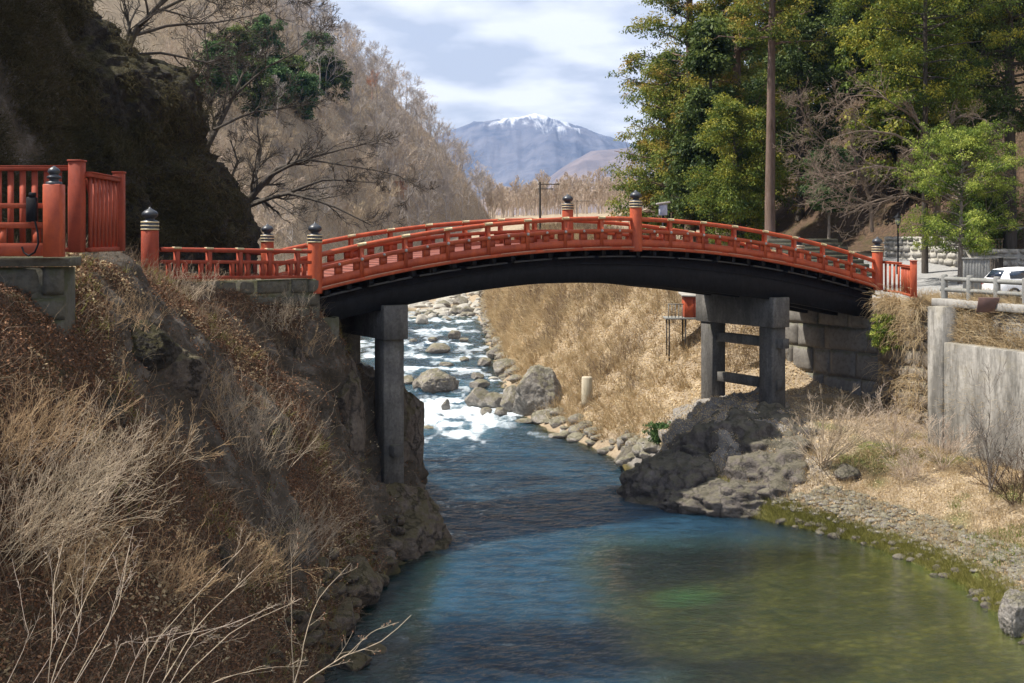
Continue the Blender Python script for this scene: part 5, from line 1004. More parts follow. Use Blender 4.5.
# ---- single bare trees and shrubs near the bridge
def px_path(pts, D0=None, n_=8):
    """polyline of (px, py, D) resampled smoothly"""
    P = np.array([PX(*q) for q in pts]); t = np.concatenate([[0], np.cumsum(np.linalg.norm(P[1:]-P[:-1], axis=1))]); u = np.linspace(0, t[-1], n_)
    return np.stack([np.interp(u, t, P[:, i]) for i in range(3)], -1)
def custom_tree(name, label, base, limbs, mat, seed, nch=(9, 8, 6), lr=(.25, .5), cat='tree', ang=(.4, 1.0), tw=.006, lift=.05, wob=.2, radii=(.12, .03), lr2=(.35, .7), t0=.2):
    r_ = np.random.default_rng(seed); th_ = thing(name, label, cat, base); n_ = 9
    P = np.stack([px_path(l, n_=n_) for l, _ in limbs]); P = P+.035*np.cumsum(r_.normal(size=P.shape), 1)*np.linspace(0, 1, n_)[None, :, None]
    Rr = np.stack([np.linspace(a, b, n_) for _, (a, b) in limbs])
    V, Q = tubes(P[:1], Rr[:1], 9); mesh('trunk', V, Q, mat, th_, True)
    lv = [(P[1:], Rr[1:])] if len(P) > 1 else []
    a = children(P, Rr, nch[0], lr, ang, r_, 7, t0, 1, wob, lift, .55); lv.append(a)
    b = children(*a, nch[1], lr2, ang, r_, 6, .15, 1, wob, lift); c_ = children(*b, nch[2], (.4, .8), ang, r_, 4, .1, 1, wob, lift)
    for q in (b, c_): np.maximum(q[1], tw, out=q[1])
    V, Q = skin(lv+[b, c_], (8, 6, 4, 3)); mesh('branches', V, Q, mat, th_, True); return th_
tb = PX(236, 250, 56)
custom_tree('bare_tree', 'big bare tree with long limbs sweeping right over the bridge, beside the dark cliff', (tb[0], 56, zat(tb[0], 56)), [
  ([(228, 262, 56), (236, 225, 56), (246, 203, 56), (275, 172, 55.5), (310, 160, 55)], (.24, .09)),
  ([(246, 205, 56), (290, 192, 55), (330, 176, 54.5), (380, 180, 54)], (.12, .015)),
  ([(244, 208, 56), (285, 193, 55), (325, 205, 54), (368, 226, 53.5)], (.11, .02)),
  ([(270, 176, 55.5), (300, 160, 55), (345, 150, 55), (385, 142, 55)], (.09, .012)),
  ([(238, 222, 56), (228, 190, 57), (240, 160, 57.5), (236, 140, 58)], (.10, .03)),
  ([(250, 200, 56), (262, 150, 58), (258, 120, 59), (270, 96, 60)], (.09, .02)),
  ([(310, 160, 55), (350, 165, 54), (400, 172, 53), (430, 190, 53)], (.05, .01))], M_darkbark, 701, (9, 7, 6), (.20, .38), radii=None, tw=.008, lift=.05)
tb = PX(196, 160, 58)
custom_tree('bare_tree', 'slender bare tree leaning up behind the dark cliff at upper left', (tb[0], 58, 12), [
  ([(196, 175, 57), (206, 150, 57), (226, 110, 58), (245, 68, 59)], (.17, .05)),
  ([(206, 150, 57), (200, 110, 58), (210, 70, 58), (205, 20, 58)], (.09, .02)),
  ([(214, 130, 57), (250, 112, 58), (290, 108, 58), (330, 100, 58)], (.07, .012)),
  ([(230, 100, 58), (262, 70, 58), (300, 50, 58), (330, 20, 58)], (.07, .012))], M_darkbark, 702, (9, 7, 6), (.25, .45), tw=.009, lift=.10)
custom_tree('bare_tree', 'dark spreading bare tree on top of the cliff at the upper left', (PX(150, 60, 50)[0], 50, 17.5), [
  ([(118, 75, 50), (135, 30, 50), (160, 5, 50), (190, -40, 50)], (.16, .06)),
  ([(135, 35, 50), (170, 25, 51), (215, 22, 52), (265, 12, 53)], (.08, .012)),
  ([(150, 15, 50), (185, -2, 51), (235, -10, 52), (290, -5, 53)], (.08, .012)),
  ([(128, 55, 50), (165, 52, 50), (205, 62, 51), (250, 50, 52)], (.07, .012)),
  ([(122, 70, 50), (95, 35, 50), (80, 0, 50), (70, -40, 50)], (.10, .03)),
  ([(160, 5, 50), (200, -30, 50), (240, -50, 51)], (.08, .03))], M_darkbark, 703, (10, 8, 6), (.25, .5), tw=.009, lift=.06)
tb = PX(936, 240, 68)
custom_tree('bare_tree', 'tangled pale bare tree arching left in front of the golden fir', (tb[0], 68, zat(tb[0], 68)), [
  ([(936, 245, 68), (938, 190, 68), (930, 140, 67), (900, 100, 66)], (.20, .06)),
  ([(936, 190, 68), (910, 170, 66), (870, 165, 64), (822, 180, 63)], (.10, .015)),
  ([(934, 160, 67), (900, 135, 66), (860, 128, 64), (825, 135, 63)], (.10, .015)),
  ([(937, 205, 68), (905, 195, 66), (870, 200, 65), (838, 215, 64)], (.08, .012)),
  ([(930, 140, 67), (960, 115, 66), (985, 120, 65), (1010, 150, 64)], (.09, .015)),
  ([(915, 118, 67), (880, 95, 66), (850, 95, 65), (830, 110, 64)], (.07, .012)),
  ([(938, 175, 68), (975, 165, 66), (1005, 180, 65)], (.08, .015))], M_midbark, 704, (8, 7, 5), (.25, .45), tw=.008, lift=.0, wob=.28)
tb = PX(866, 225, 75)
custom_tree('bare_tree', 'low brownish bare tree spreading over the slope above the right bridge end', (tb[0], 75, zat(tb[0], 75)), [
  ([(872, 232, 75), (870, 200, 75), (856, 170, 74), (850, 140, 74)], (.13, .04)),
  ([(870, 205, 75), (840, 190, 74), (815, 170, 73), (800, 150, 72)], (.07, .012)),
  ([(868, 195, 75), (895, 170, 74), (915, 165, 73), (930, 150, 72)], (.07, .012)),
  ([(860, 175, 75), (832, 150, 74), (805, 125, 73), (795, 100, 72)], (.06, .012))], M_midbark, 705, (10, 8, 6), (.3, .5), tw=.009, lift=.05, wob=.25)
# fan-shaped bush under the bridge, right
def fan_bush(name, label, base, n_, ln, mat, seed, spread=.8, r0=.014, lean=(0, 0), nch=(5, 4), wob=.10, lift=.03, cat='shrub', group=None, tw=.004, br=.10, lr=(.3, .55), k=4):
    r_ = np.random.default_rng(seed); base = np.array(base, float); B = base+r_.normal(size=(n_, 3))*np.array([br, br, .02]); d = unit(np.array([lean[0], lean[1], 1.0])+r_.normal(size=(n_, 3))*np.array([spread, spread*.8, .25])*.6)
    a = grow_path(B, d, ln*r_.uniform(.55, 1.1, n_), r0*r_.uniform(.6, 1.3, n_), r_, 7, wob, lift, .3); L = [a]
    if nch[0]: L.append(children(*a, nch[0], lr, (.25, .75), r_, 5, .2, 1, wob*1.3, lift, .6))
    if nch[0] and nch[1]: L.append(children(*L[-1], nch[1], (.35, .65), (.3, .8), r_, 4, .2, 1, wob*1.4, lift, .6))
    for q in L: np.maximum(q[1], tw, out=q[1])
    V, Q = skin(L, (k, 3, 3)); o_ = mesh(name, V-base, Q, mat, None, True, local=True); o_.location = tuple(base); return tag(o_, label, cat, group)
def on(px, py): return hit(px, py)[0]
fan_bush('bare_bush', 'pale fan-shaped leafless bush against the shaded abutment', on(822, 466), 26, 3.3, M_palebark, 801, 1.1, .022, (.35, -.1), (6, 5), wob=.07, tw=.007)
fan_bush('bare_bush', 'grey-brown bare sapling with forked stems in front of the concrete wall', on(990, 492), 7, 3.6, M_greybark, 802, .7, .035, (-.1, 0), (8, 7), wob=.10, tw=.006, lr=(.35, .6))
fan_bush('bare_bush', 'pinkish twiggy bush left of the forked sapling by the concrete wall', on(945, 470), 22, 2.2, M_pinkbark, 803, 1.0, .012, (0, 0), (6, 6), tw=.005)
fan_bush('bare_bush', 'low tan brush at the foot of the pale stone corner', on(892, 455), 30, 2.4, M_pinkbark, 804, 1.1, .010, (0, 0), (6, 5), tw=.005)
fan_bush('bare_bush', 'low brown bush at the right edge below the concrete wall', on(1015, 505), 26, 2.0, M_strawdark, 805, 1.1, .010, (0, 0), (6, 6), tw=.005)
fan_bush('bare_bush', 'small tan bush in the dry grass right of the lichen-spotted rock', on(905, 482), 26, 1.2, M_pinkbark, 806, 1.1, .008, (0, 0), (6, 5), tw=.004)
leafy_tree('evergreen_bush', 'small yellow-green bush growing from the corner of the shaded abutment', PX(884, 352, 55.2), 1.6, .03, .55, M_brightleaf, M_darkbark, 807, 24, (.14, .25), 34, .09, .1, 'round', cat='shrub')
leafy_tree('evergreen_bush', 'small dark green bush on the reed bank below the red hut', on(660, 440)-np.array([0, 0, .1]), .8, .03, .5, M_greenleaf, M_darkbark, 808, 20, (.12, .22), 30, .09, .1, 'round', cat='shrub')
# dry vines hanging on the pale stone corner
r = np.random.default_rng(9); pa, pb = bp(14.0, -.1, 0)[:2]+np.array([.2, -.15]), np.array([18.3, 52.0]); tt = r.random(2600)[:, None]; q2 = pa*(1-tt)+pb*tt
B = np.concatenate([q2+np.array([-.12, -.15]), np.where(r.random((2600, 1)) < .5, 7.9, r.uniform(3.0, 7.9, (2600, 1)))], 1)
ok_ = fbm(B, .9, 3, 5) > -.15; B = B[ok_]
V, Q = strands(B, unit(np.array([-.5, -.4, .25])+r.normal(size=B.shape)*.6), r.uniform(.5, 1.7, len(B)), .010*np.ones(len(B)), r, 6, .30, -.55, .4, 3)
o = mesh('dry_vines', V, Q, M_straw, None, False, {'tint': np.repeat(np.clip(r.normal(.45, .2, len(B)), 0, 1), 18)}); o['kind'] = 'stuff'; o['label'] = 'dry vines and grass hanging down the pale stone corner'; o['category'] = 'vines'
# ---- shrubs of the shaded left bank
SH = [ # px, py, stems, length, spread, lean, colour, label
 (20, 560, 90, 2.6, .75, (.55, .1), M_palebark, 'tall straw-coloured cane clump fanning up at the far left edge'),
 (75, 500, 70, 2.2, .75, (.55, .1), M_palebark, 'straw cane clump just right of the far-left clump'),
 (10, 470, 60, 2.2, .7, (.6, .1), M_cane, 'pale cane clump below the mossy block wall at the left edge'),
 (235, 452, 34, 2.6, .8, (.25, .1), M_palebark, 'whitish bare bush standing mid-bank below the approach railing'),
 (262, 470, 22, 2.2, .7, (.5, .1), M_palebark, 'whitish bush leaning right over the brown rock face'),
 (205, 420, 30, 1.8, .9, (.1, .1), M_cane, 'small brown bush next to the pale lichened rock'),
 (290, 560, 50, 2.0, .8, (.6, .2), M_palebark, 'straw bush overhanging the river below the cliff rock'),
 (245, 590, 44, 2.0, .8, (.5, .2), M_cane, 'brown twiggy bush above the lower left water edge'),
 (150, 470, 40, 1.6, .9, (.3, .1), M_cane, 'brown twig clump in the centre of the left bank'),
 (120, 330, 40, 1.3, .9, (.1, .1), M_cane, 'thin brown bush under the mossy wall below the gate'),
 (185, 300, 34, 1.3, .9, (.2, .1), M_palebark, 'light twig bush in front of the railing end post'),
 (270, 330, 44, 1.5, .8, (.2, .1), M_palebark, 'light bush climbing the wall under the approach railing'),
 (300, 355, 34, 1.2, .9, (.3, .1), M_cane, 'brown bush at the top of the brown rock face'),
 (60, 600, 60, 1.8, .8, (.4, .1), M_cane, 'brown cane clump at the lower left'),
 (170, 600, 50, 1.8, .8, (.5, .1), M_cane, 'tangled brown bush in the lower middle of the left bank')]
for i, (px, py, ns, ln, spd, lean, mt, lb) in enumerate(SH):
    q = on(px, py)
    if q is None: print('no ground', lb); continue
    fan_bush('bare_shrub', lb, q, int(ns*1.1), ln*.85, mt, 820+i, spd*1.15, .0062, lean, (4, 3), wob=.15, tw=.0024, br=.45, lr=(.25, .5), k=3)
# nearest twigs at the bottom of the picture
def near_twig(label, limbs, seed, mat=M_palebark, nch=4, ln=(.12, .28)):
    limbs = [(l, (a*.62, b*.8)) for l, (a, b) in limbs]
    r_ = np.random.default_rng(seed); P = np.stack([px_path(l, n_=10) for l, _ in limbs]); P = P+.010*np.cumsum(r_.normal(size=P.shape), 1)
    Rr = np.stack([np.linspace(a, b, 10) for _, (a, b) in limbs]); a = children(P, Rr, nch, ln, (.35, .8), r_, 6, .25, .95, .09, .08, .6, .3); b = children(*a, 4, (.25, .5), (.4, .9), r_, 4, .2, 1, .1, .05)
    for q in (a, b): np.maximum(q[1], .0018, out=q[1])
    V, Q = skin([(P, Rr), a, b], (7, 5, 4)); base = P[0, 0]; o_ = mesh('bare_shrub', V-base, Q, mat, None, True, local=True); o_.location = tuple(base)
    tips = np.concatenate([a[0][:, -1], b[0][::3, -1]])
    for t_ in (tips[:60] if seed == 901 else []): m_ = MB(); m_.add(ICO[2][0][:12]*0.008*np.array([1, 1, 1.7])+t_, None, icosphere_f0); m_.build('bud', M_bud, o_)
    return tag(o_, label, 'shrub')
icosphere_f0 = icosphere(0)[1]; M_bud = paint('brown_buds', (0.30, 0.15, 0.08), (0.22, 0.11, 0.06), rough=.7)
near_twig('nearest bare shrub, a long whitish branch with brown buds reaching over the water', [
  ([(270, 720, 15), (300, 683, 15), (345, 658, 15), (385, 640, 15.2), (410, 615, 15.4)], (.017, .004)),
  ([(292, 690, 15), (305, 640, 15), (318, 600, 15.3), (352, 560, 15.6)], (.012, .003)),
  ([(292, 690, 15), (289, 640, 14.8), (290, 580, 14.8), (288, 545, 14.8)], (.012, .003)),
  ([(345, 658, 15), (375, 630, 15), (398, 622, 15)], (.008, .003))], 901)
near_twig('whitish bare shrub with diagonal stems at the bottom, left of the nearest one', [
  ([(130, 730, 14), (165, 680, 14), (200, 620, 14.5), (262, 560, 15)], (.014, .004)),
  ([(135, 730, 14), (150, 650, 14), (200, 590, 14.5), (245, 545, 15)], (.012, .003)),
  ([(150, 720, 14), (190, 670, 14), (235, 630, 14.3), (300, 600, 15)], (.012, .003)),
  ([(150, 720, 14), (215, 680, 14), (250, 672, 14.3), (310, 668, 15)], (.010, .003))], 902)
near_twig('thin whitish shrub with upright forked stems at the bottom left', [
  ([(40, 730, 13), (55, 660, 13), (85, 590, 13.5), (125, 530, 14)], (.012, .003)),
  ([(45, 730, 13), (50, 650, 13), (52, 590, 13.5), (60, 540, 14)], (.010, .003)),
  ([(50, 730, 13), (85, 670, 13), (120, 600, 13.5), (128, 545, 14)], (.010, .003))], 903)
for i, (pp, lb) in enumerate([([(0, 700), (30, 640), (10, 560)], 'brown shrub in the bottom left corner'), ([(95, 700), (120, 640), (160, 640)], 'brown shrub at the bottom between two whitish shrubs')]):
    near_twig(lb, [([(pp[0][0]+k*22, pp[0][1], 16), (pp[1][0]+k*25, pp[1][1], 16.2), (pp[2][0]+k*40, pp[2][1]-10*k, 16.5)], (.009, .003)) for k in range(4)], 910+i, M_pinkbark)
# ------------------------------------------------------------------ things on the right bank and beyond
# road lantern
lz = 9.2; lp = PX(898, 262, 66); lt = thing('lamp_post', 'black street lantern on a slim post behind the right end of the bridge', 'street lamp', (lp[0], lp[1], lz))
c = np.array([lp[0], lp[1], lz])
m_ = MB(); m_.lathe(c, [(.001, -.3), (.09, -.3), (.09, .25), (.05, .3), (.045, 2.35), (.07, 2.4)], 10); m_.build('post', M_black, lt, True)
m_ = MB(); m_.lathe(c+np.array([0, 0, 2.4]), [(.07, 0), (.12, .05), (.17, .38), (.16, .4)], 4); la = m_.build('lantern', paint('frosted_lamp_glass', (.25, .25, .24), (.2, .2, .2), rough=.3), lt)
m_ = MB(); m_.lathe(c+np.array([0, 0, 2.79]), [(.24, 0), (.22, .04), (.06, .2), (.03, .28), (.001, .3)], 4); m_.build('lantern_roof', M_black, la)
# utility poles
def pole(label, px, ytop, D, zbase, rr=.11, arms=(), name='utility_pole', lean=0):
    t_ = PX(px, ytop, D); b = np.array([t_[0], D, zbase]); th_ = thing(name, label, 'utility pole', b)
    m_ = MB(); m_.tube([b, t_+np.array([lean, 0, 0])], np.array([rr*1.15, rr*.8]), 8); m_.build('pole', M_darkbark, th_, True)
    for (dz, x0, x1) in arms:
        m_ = MB(); m_.bar(t_+np.array([x0, 0, -dz]), t_+np.array([x1, 0, -dz]), .09, .10); ar = m_.build('cross_arm', M_darkbark, th_)
        m_ = MB()
        for q in np.linspace(x0*.9, x1*.9, 4): m_ = MB(); m_.lathe(t_+np.array([q, 0, -dz+.05]), [(.001, 0), (.04, 0), (.05, .08), (.03, .16), (.001, .17)], 6); m_.build('insulator', M_studs, ar)
    return th_
pole('tall dark pole with two crossarms behind the bridge, left of the middle posts', 540, 182, 130, 9, .13, ((.25, -.2, 2.1), (.75, -.2, 1.4)))
pole('small distant pole with one crossarm just right of the far middle post', 577, 200, 230, 11, .10, ((.2, 0, 2.6),))
pole('tall slim pole without arms in front of the cedars', 673, 150, 95, 9, .13)
pole('dark pole with an arm to the left, right of the slim pole', 720, 175, 98, 9, .10, ((.15, -2.6, .1),))
pole('short pole with an arm pointing left beside the right middle post of the bridge', 650, 190, 120, 9, .07, ((.4, -1.2, .2),))
# little roofed box on a post behind the bridge
c = PX(663, 216, 62); bx = thing('lantern_box', 'small pale box with slanted roof on a post behind the railing', 'box', (c[0], c[1], 9.6))
m_ = MB(); m_.bar((c[0], c[1], 9.6), (c[0], c[1], 12.1), .10, .10, up=(0, 1, 0)); m_.build('post', M_black, bx)
m_ = MB(); m_.box((c[0], c[1], 12.35), (.20, 0, 0), (0, .18, 0), (0, 0, .28), .02); m_.build('box', paint('pale_blue_grey_panel', (.45, .50, .60), (.38, .43, .52)), bx)
m_ = MB(); m_.box((c[0], c[1], 12.70), (.34, 0, .05), (0, .28, 0), (-.01, 0, .045), .01); m_.build('box_roof', M_studs, bx)
# rough stone wall, steps and path behind
stone_wall('stone_wall', (23.4, 75.5), (25.6, 69), 8.6, 11.0, M_rubble, 7, 1.0, 'rough pale fieldstone wall behind the red end post and the lantern', 'stone wall', 31, .7, .12, .6, rough=True)
stone_wall('stone_wall', (25.7, 69), (31.5, 66.5), 8.6, 10.3, M_rubble, 5, 1.0, 'rough low fieldstone wall below the lime-green tree', 'stone wall', 32, .7, .12, .6, rough=True)
st_ = thing('stone_steps', 'shaded stone steps and path climbing into the dark wood behind the bridge', 'steps', (17.5, 66, 8.5))
for i in range(9):
    m_ = MB(); m_.box((18.6-i*.1, 68+i*.75, 8.75+i*.24), (2.2, .2, 0), (-.04, .45, 0), (0, 0, .16), .03); m_.build('step', M_oldwall, st_)
# wooden enclosure
we = thing('wooden_enclosure', 'grey vertical-board enclosure under the lime-green tree, behind the car', 'enclosure', (PX(968, 0, 61)[0], 61, 8.3))
x0, x1, xe = PX(963, 0, 61)[0], PX(990, 0, 61)[0], PX(1003, 0, 64.5)[0]
for k in range(9):
    q0 = x0+(x1-x0)*k/9; m_ = MB(); m_.box((q0+.07, 61, 9.05+.015*(k % 3)), (.070, 0, 0), (0, .03, 0), (0, 0, .80), .008); m_.build('board', M_greywood, we)
for k in range(8):
    q0 = np.array([x1, 61])*(1-(k+.5)/8)+np.array([xe, 64.5])*(k+.5)/8; m_ = MB(); m_.box((q0[0], q0[1], 9.05), (.03, .14, 0), (.02, -.01, 0), (0, 0, .78)); m_.build('side_board', M_darkbark, we)
m_ = MB(); m_.bar((x0-.05, 60.97, 9.86), (x1+.05, 60.97, 9.86), .12, .07); m_.build('top_board', M_greywood, we)
# little wooden balustrade
wb = thing('wooden_balustrade', 'small brown wooden balustrade with a tall corner post above the enclosure', 'balustrade', PX(995, 262, 70))
M_brownwood = bark('brown_timber', (0.30, 0.21, 0.13), (0.42, 0.31, 0.20))
bl, br_ = PX(986, 262, 70), PX(1011, 260, 70)
for k in range(9):
    q0 = bl*(1-k/8)+br_*k/8; m_ = MB(); m_.bar(q0, q0+np.array([0, 0, 1.75 if k == 0 else 1.25]), .11 if k else .2, .09 if k else .2, up=(0, 1, 0)); m_.build('baluster' if k else 'corner_post', M_brownwood, wb)
for zq in (.1, 1.25): m_ = MB(); m_.bar(bl+np.array([0, 0, zq]), br_+np.array([0, 0, zq]), .12, .10); m_.build('rail', M_brownwood, wb)
# shrine wall at the right edge
m_ = MB(); q = PX(1030, 262, 72); m_.box(q+np.array([0, 0, .6]), (1.1, 0, 0), (0, .4, 0), (0, 0, 1.5), .03); sw = m_.build('plaster_wall', M_concp); tag(sw, 'short grey plastered wall at the right edge above the parked car', 'wall')
m_ = MB(); m_.box(q+np.array([0, -.05, .0]), (1.12, 0, 0), (0, .42, 0), (0, 0, .55), .02); m_.build('brick_base', paint('orange_brick', (.5, .24, .16), (.42, .2, .13), scale=8), sw)
# white hatchback
def car(loc, rz):
    th_ = thing('parked_car', 'white hatchback behind the grey post fence at the right edge', 'car', loc); th_.rotation_euler.z = rz
    M_cp = paint('white_car_paint', (.80, .80, .80), (.76, .77, .78), rough=.25, wearamt=0, spec=.6); M_gl = paint('dark_car_glass', (.03, .045, .07), (.02, .03, .05), rough=.08, wearamt=0, spec=.8); M_ty = paint('tyre_rubber', (.02, .02, .02), (.03, .03, .03), rough=.8)
    # body as lofted cross-sections along x (front +x)
    X = [-2.0, -1.95, -1.6, -1.0, -.3, .45, .95, 1.25, 1.75, 2.0, 2.05]; bot = [.42, .30, .25, .22, .22, .22, .22, .24, .26, .32, .45]; belt = [.80, .92, .98, .97, .95, .93, .92, .90, .82, .70, .6]; hw = [.70, .80, .84, .86, .86, .86, .86, .85, .82, .72, .62]
    def loft(X, secs, nm, mt, par):
        V = []; k = len(secs[0]); 
        for x, s_ in zip(X, secs): V += [(x, a, b) for a, b in s_]
        Q = [[i*k+j, i*k+(j+1) % k, (i+1)*k+(j+1) % k, (i+1)*k+j] for i in range(len(X)-1) for j in range(k)]
        T = [[0, j+1, j] for j in range(1, k-1)]+[[(len(X)-1)*k, (len(X)-1)*k+j, (len(X)-1)*k+j+1] for j in range(1, k-1)]
        return mesh(nm, np.array(V), [np.array(Q), np.array(T)], mt, par, True, local=True)
    body = loft(X, [[(-w*.9, b), (w*.9, b), (w, b+.15), (w, (b+t)/2+.1), (w*.96, t), (w*.8, t+.02), (-w*.8, t+.02), (-w*.96, t), (-w, (b+t)/2+.1), (-w, b+.15)] for w, b, t in zip(hw, bot, belt)], 'body', M_cp, th_)
    Xc = [-1.85, -1.55, -1.0, -.3, .3, .55, 1.15]; top = [1.02, 1.42, 1.50, 1.53, 1.48, 1.38, .98]; wt = [.66, .64, .64, .64, .62, .60, .62]
    loft(Xc, [[(-.80, .93), (.80, .93), (.79, 1.0), (w, t-.05), (w*.8, t), (-w*.8, t), (-w, t-.05), (-.79, 1.0)] for w, t in zip(wt, top)], 'cabin', M_cp, th_)
    for sg in (-1, 1):
        for (xa, xb, ta, tb_) in ((-1.45, -.55, 1.34, 1.40), (-.48, .35, 1.41, 1.37), (.40, .88, 1.32, 1.08)):
            V = [(xa, sg*.803, 1.02), (xb, sg*.803, 1.02), (xb, sg*.69, tb_), (xa, sg*.69, ta), (xa, sg*.78, 1.02), (xb, sg*.78, 1.02), (xb, sg*.66, tb_), (xa, sg*.66, ta)]
            mesh('side_window', np.array(V), np.array([[0, 1, 2, 3], [4, 7, 6, 5], [0, 4, 5, 1], [1, 5, 6, 2], [2, 6, 7, 3], [3, 7, 4, 0]]), M_gl, th_, local=True)
        for xw in (-1.28, 1.28):
            m_ = MB(); m_.lathe((xw, sg*.80, .31), [(.001, .06), (.20, .06), (.22, .08), (.30, .08), (.31, .02), (.31, -.12), (.001, -.12)], 20, (0, sg, 0)); w_ = mesh('wheel', np.concatenate(m_.V), np.concatenate(m_.Q), M_ty, th_, True, local=True)
            m_ = MB(); m_.lathe((xw, sg*.80, .31), [(.001, .085), (.05, .09), (.19, .075), (.20, .062)], 14, (0, sg, 0)); mesh('rim', np.concatenate(m_.V), np.concatenate(m_.Q), M_studs, w_, False, local=True)
        m_ = MB(); m_.box((-1.97, sg*.66, .82), (.03, 0, 0), (0, .11, 0), (0, 0, .13), .01); mesh('tail_light', np.concatenate(m_.V), [np.concatenate(m_.Q), np.concatenate(m_.T)], paint('red_lens', (.4, .02, .02), (.35, .02, .02), rough=.2), th_, local=True)
    V = [(-1.86, -.60, 1.05), (-1.86, .60, 1.05), (-1.60, .52, 1.40), (-1.60, -.52, 1.40), (-1.80, -.60, 1.05), (-1.80, .60, 1.05), (-1.54, .52, 1.38), (-1.54, -.52, 1.38)]
    mesh('rear_window', np.array(V), np.array([[0, 3, 2, 1], [4, 5, 6, 7], [0, 1, 5, 4], [1, 2, 6, 5], [2, 3, 7, 6], [3, 0, 4, 7]]), M_gl, th_, local=True)
    V = [(.60, -.56, 1.37), (.60, .56, 1.37), (1.14, .62, 1.01), (1.14, -.62, 1.01), (.56, -.56, 1.35), (.56, .56, 1.35), (1.08, .62, .98), (1.08, -.62, .98)]
    mesh('windscreen', np.array(V), np.array([[0, 3, 2, 1], [4, 5, 6, 7], [0, 1, 5, 4], [1, 2, 6, 5], [2, 3, 7, 6], [3, 0, 4, 7]]), M_gl, th_, local=True)
    return th_
cx_ = PX(1030, 0, 56)[0]; car((cx_, 56, zat(cx_, 56)+.0), R(8))
# brown plate on the wall, seen from behind
c = PX(988, 305, 47.6); m_ = MB(); m_.box((c[0], c[1], c[2]), (.38, -.10, 0), (.01, .04, .004), (0, -.12, .30), .01); tag(m_.build('metal_plate', paint('rusty_brown_plate', (.16, .09, .075), (.12, .07, .06), rough=.6)), 'dark brown metal plate leaning below the grey post fence', 'plate')
# red hut on stilts
hp = PX(693, 318, 67); hx, hy, hz = hp[0], 67, 6.45
hut = thing('red_hut', 'tiny red hut with a pale roof on stilts on the reed bank', 'hut', (hx, hy, hz-1.6))
m_ = MB(); m_.box((hx, hy, hz+.62), (.55, 0, 0), (0, .55, 0), (0, 0, .58), .02); hb_ = m_.build('wall', M_red, hut)
m_ = MB(); m_.box((hx-.02, hy-.57, hz+.55), (.03, 0, 0), (0, .02, 0), (0, 0, .5)); m_.build('door_post', M_redb, hb_)
m_ = MB(); m_.box((hx, hy, hz+1.27), (.72, 0, -.03), (0, .72, .05), (0, 0, .05), .02); m_.build('roof', M_concp, hut)
m_ = MB(); m_.box((hx-.45, hy, hz-.02), (1.15, 0, 0), (0, .7, 0), (0, 0, .05), .01); m_.build('platform', M_greywood, hut)
for dx in (-1.4, -.5, .55):
    for dy in (-.55, .55): m_ = MB(); m_.bar((hx+dx, hy+dy, hz-2.4), (hx+dx, hy+dy, hz-.06), .08, .08, up=(0, 1, 0)); m_.build('stilt', M_darkbark, hut)
for k in range(5): m_ = MB(); m_.bar((hx-1.45+k*.19, hy-.62, hz), (hx-1.45+k*.19, hy-.62, hz+.75), .04, .04, up=(0, 1, 0)); m_.build('railing_bar', M_greywood, hut)
m_ = MB(); m_.bar((hx-1.5, hy-.62, hz+.78), (hx-.6, hy-.62, hz+.78), .05, .05); m_.build('railing_top', M_greywood, hut)
# wooden stump
q = on(587, 404)
if q is not None:
    m_ = MB(); m_.lathe(q, [(.001, -.3), (.36, -.3), (.33, .2), (.31, 1.5), (.27, 1.56), (.001, 1.57)], 16); V_ = None
    sp_ = m_.build('wooden_stump', bark('pale_weathered_wood', (.36, .31, .23), (.50, .44, .34)), None, True); tag(sp_, 'thick upright pale log stump standing right of the huge grey boulder', 'stump')
# cobbles on the right bank
P, Nz_, inf_ = surf_samples(2600, 25, 47, 13.55, 14.8, seed=61); ok_ = fbm(P, .45, 3, 77) > -.8; P = P[ok_]; r = np.random.default_rng(62)
V, T, o_ = [], [], 0
for q in P:
    s_ = r.uniform(.05, .15); v = ICO[2][0][:42]*s_*np.array([1.2, 1, .55])*r.uniform(.7, 1.3, 3)*(1+.12*r.normal(size=(42, 1))); a = r.uniform(0, 6.28); c_, s2 = math.cos(a), math.sin(a); V.append(v@np.array([[c_, s2, 0], [-s2, c_, 0], [0, 0, 1]])+q+np.array([0, 0, s_*.1])); T.append(icosphere(1)[1]+o_ if False else ICO1+o_) if 'ICO1' in globals() else None
    if 'ICO1' not in globals(): ICO1 = icosphere(1)[1]; T.append(ICO1+o_)
    o_ += 42
o = mesh('cobbles', np.concatenate(V), np.concatenate(T), M_boulder, None, False); o['kind'] = 'stuff'; o['label'] = 'grey cobbles set along the sunlit right bank'; o['category'] = 'cobbles'
# ------------------------------------------------------------------ haze
n = N('haze'); pvn = n.n('ShaderNodeVolumePrincipled', {'Color': (0.26, 0.46, 0.88), 'Density': 0.000085, 'Anisotropy': 0.0})
n.t.links.new(pvn.outputs[0], n.o.inputs['Volume'])
mb = MB(); mb.box((0, -2000, 400), (15000, 0, 0), (0, 9000, 0), (0, 0, 405+400)); hz_ = mb.build('haze', n.m); hz_['kind'] = 'stuff'; hz_['label'] = 'thin blue air haze'; hz_['category'] = 'haze'
scene.cycles.volume_bounces = 0; scene.cycles.volume_step_rate = 5
# tall cedars on the left bank outside the frame: they shade parts of the pool
for i, (x, y, h_) in enumerate([(-15.5, 24.5, 33), (-19.5, 30.5, 36), (-14.0, 17.5, 31)]):
    leafy_tree('cedar_tree', ['tall cedar on the left bank nearest the road bridge', 'tall cedar behind the gate road on the left', 'tall cedar on the left bank beside the viewpoint'][i], (x, y, zat(x, y)-.2), h_, .4, 2.8, M_cedarleaf, M_cedarbark, 930+i, 70, (.5, .9), 40, .24, .5, 'cone')
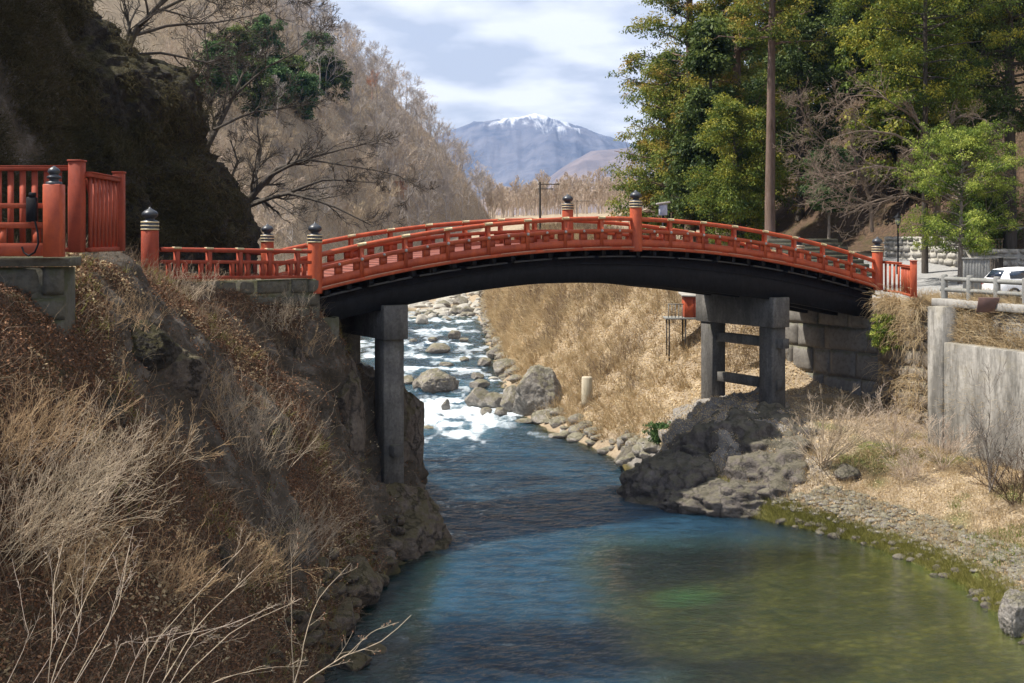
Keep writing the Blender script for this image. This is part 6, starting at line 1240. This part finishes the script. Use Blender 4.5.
# plants hanging on the dark cliff
r = np.random.default_rng(71); bv = bvh_cliff; pts = []
for _ in range(5200):
    px, py = r.uniform(-10, 245), r.uniform(-20, 245); d = Vector(((px-HX)/F, 1, -(py-HY)/F)).normalized(); h1 = bv.ray_cast(Vector((0, 0, CZ)), d); h2 = bvh.ray_cast(Vector((0, 0, CZ)), d)
    h = h1 if (h1[0] is not None and (h2[0] is None or h1[3] < h2[3])) else h2
    if h[0] is not None and 32 < h[0].y < 62: pts.append((*h[0], *h[1]))
pts = np.array(pts); B, Nr = pts[:, :3], pts[:, 3:]; Nr = np.where((Nr*(B-np.array([0, 0, CZ]))).sum(1, keepdims=True) > 0, -Nr, Nr)
ok_ = fbm(B, .5, 4, 5) > -.12; B2, N2 = np.repeat(B[ok_], 14, 0), np.repeat(Nr[ok_], 14, 0); B2 = B2+r.normal(size=B2.shape)*.22
V, Q = strands(B2, unit(N2+np.array([0, 0, .2])+r.normal(size=B2.shape)*.6), r.uniform(.12, .45, len(B2)), .012*np.ones(len(B2)), r, 4, .3, -.5, .3, 3)
tt = np.clip(.45+.35*fbm(B2, .5, 3, 8)+r.normal(size=len(B2))*.15, 0, 1)
o = mesh('cliff_plants', V, Q, leafmat('dark_cliff_plants', [(0.1, (0.03, 0.028, 0.012)), (0.5, (0.075, 0.065, 0.028)), (0.9, (0.17, 0.13, 0.07))], .1, .9), None, False, {'tint': np.repeat(tt, 12)}); o['kind'] = 'stuff'; o['label'] = 'dry moss, roots and plants hanging on the dark cliff'; o['category'] = 'plants'

# small stones along the water's edge
def pebbles(name, label, n_, rd, rk_, smin, smax, seed, mat, filt=None):
    P, Nz_, inf_ = surf_samples(n_, *rd, *rk_, seed=seed); r = np.random.default_rng(seed)
    if filt is not None: P = P[filt(P)]
    base = ICO[2][0]; Tb = ICO[2][1]; k = len(base); V, T = [], []
    for i, q in enumerate(P):
        s_ = smin+(smax-smin)*r.random()**2.2; v = base.copy()
        for _ in range(5): nn_ = unit(r.normal(size=3)); d_ = v@nn_-r.uniform(.55, .9); v = v-np.where(d_ > 0, d_, 0)[:, None]*nn_
        V.append(v*s_*np.array([r.uniform(.8, 1.4), r.uniform(.8, 1.2), r.uniform(.45, .85)])+q+np.array([0, 0, s_*.1])); T.append(Tb+i*k)
    o = mesh(name, np.concatenate(V), np.concatenate(T), mat, None, False); o['kind'] = 'stuff'; o['label'] = label; o['category'] = 'stones'
pebbles('shore_stones', 'small pale stones along the far waterline', 620, (55, 175), (12.85, 13.7), .08, .55, 951, M_boulder)
pebbles('shore_stones', 'small brown stones at the foot of the left bank', 260, (26, 46), (8.3, 9.3), .06, .35, 952, M_bluffrock)
pebbles('shore_stones', 'mossy stones at the pool edge of the right bank', 120, (26, 48), (12.9, 13.4), .06, .24, 953, M_outcrop)
pebbles('gravel_bar', 'grey stones of the rocky bar far upstream', 700, (138, 200), (9.3, 12.9), .15, .9, 954, M_rubble)
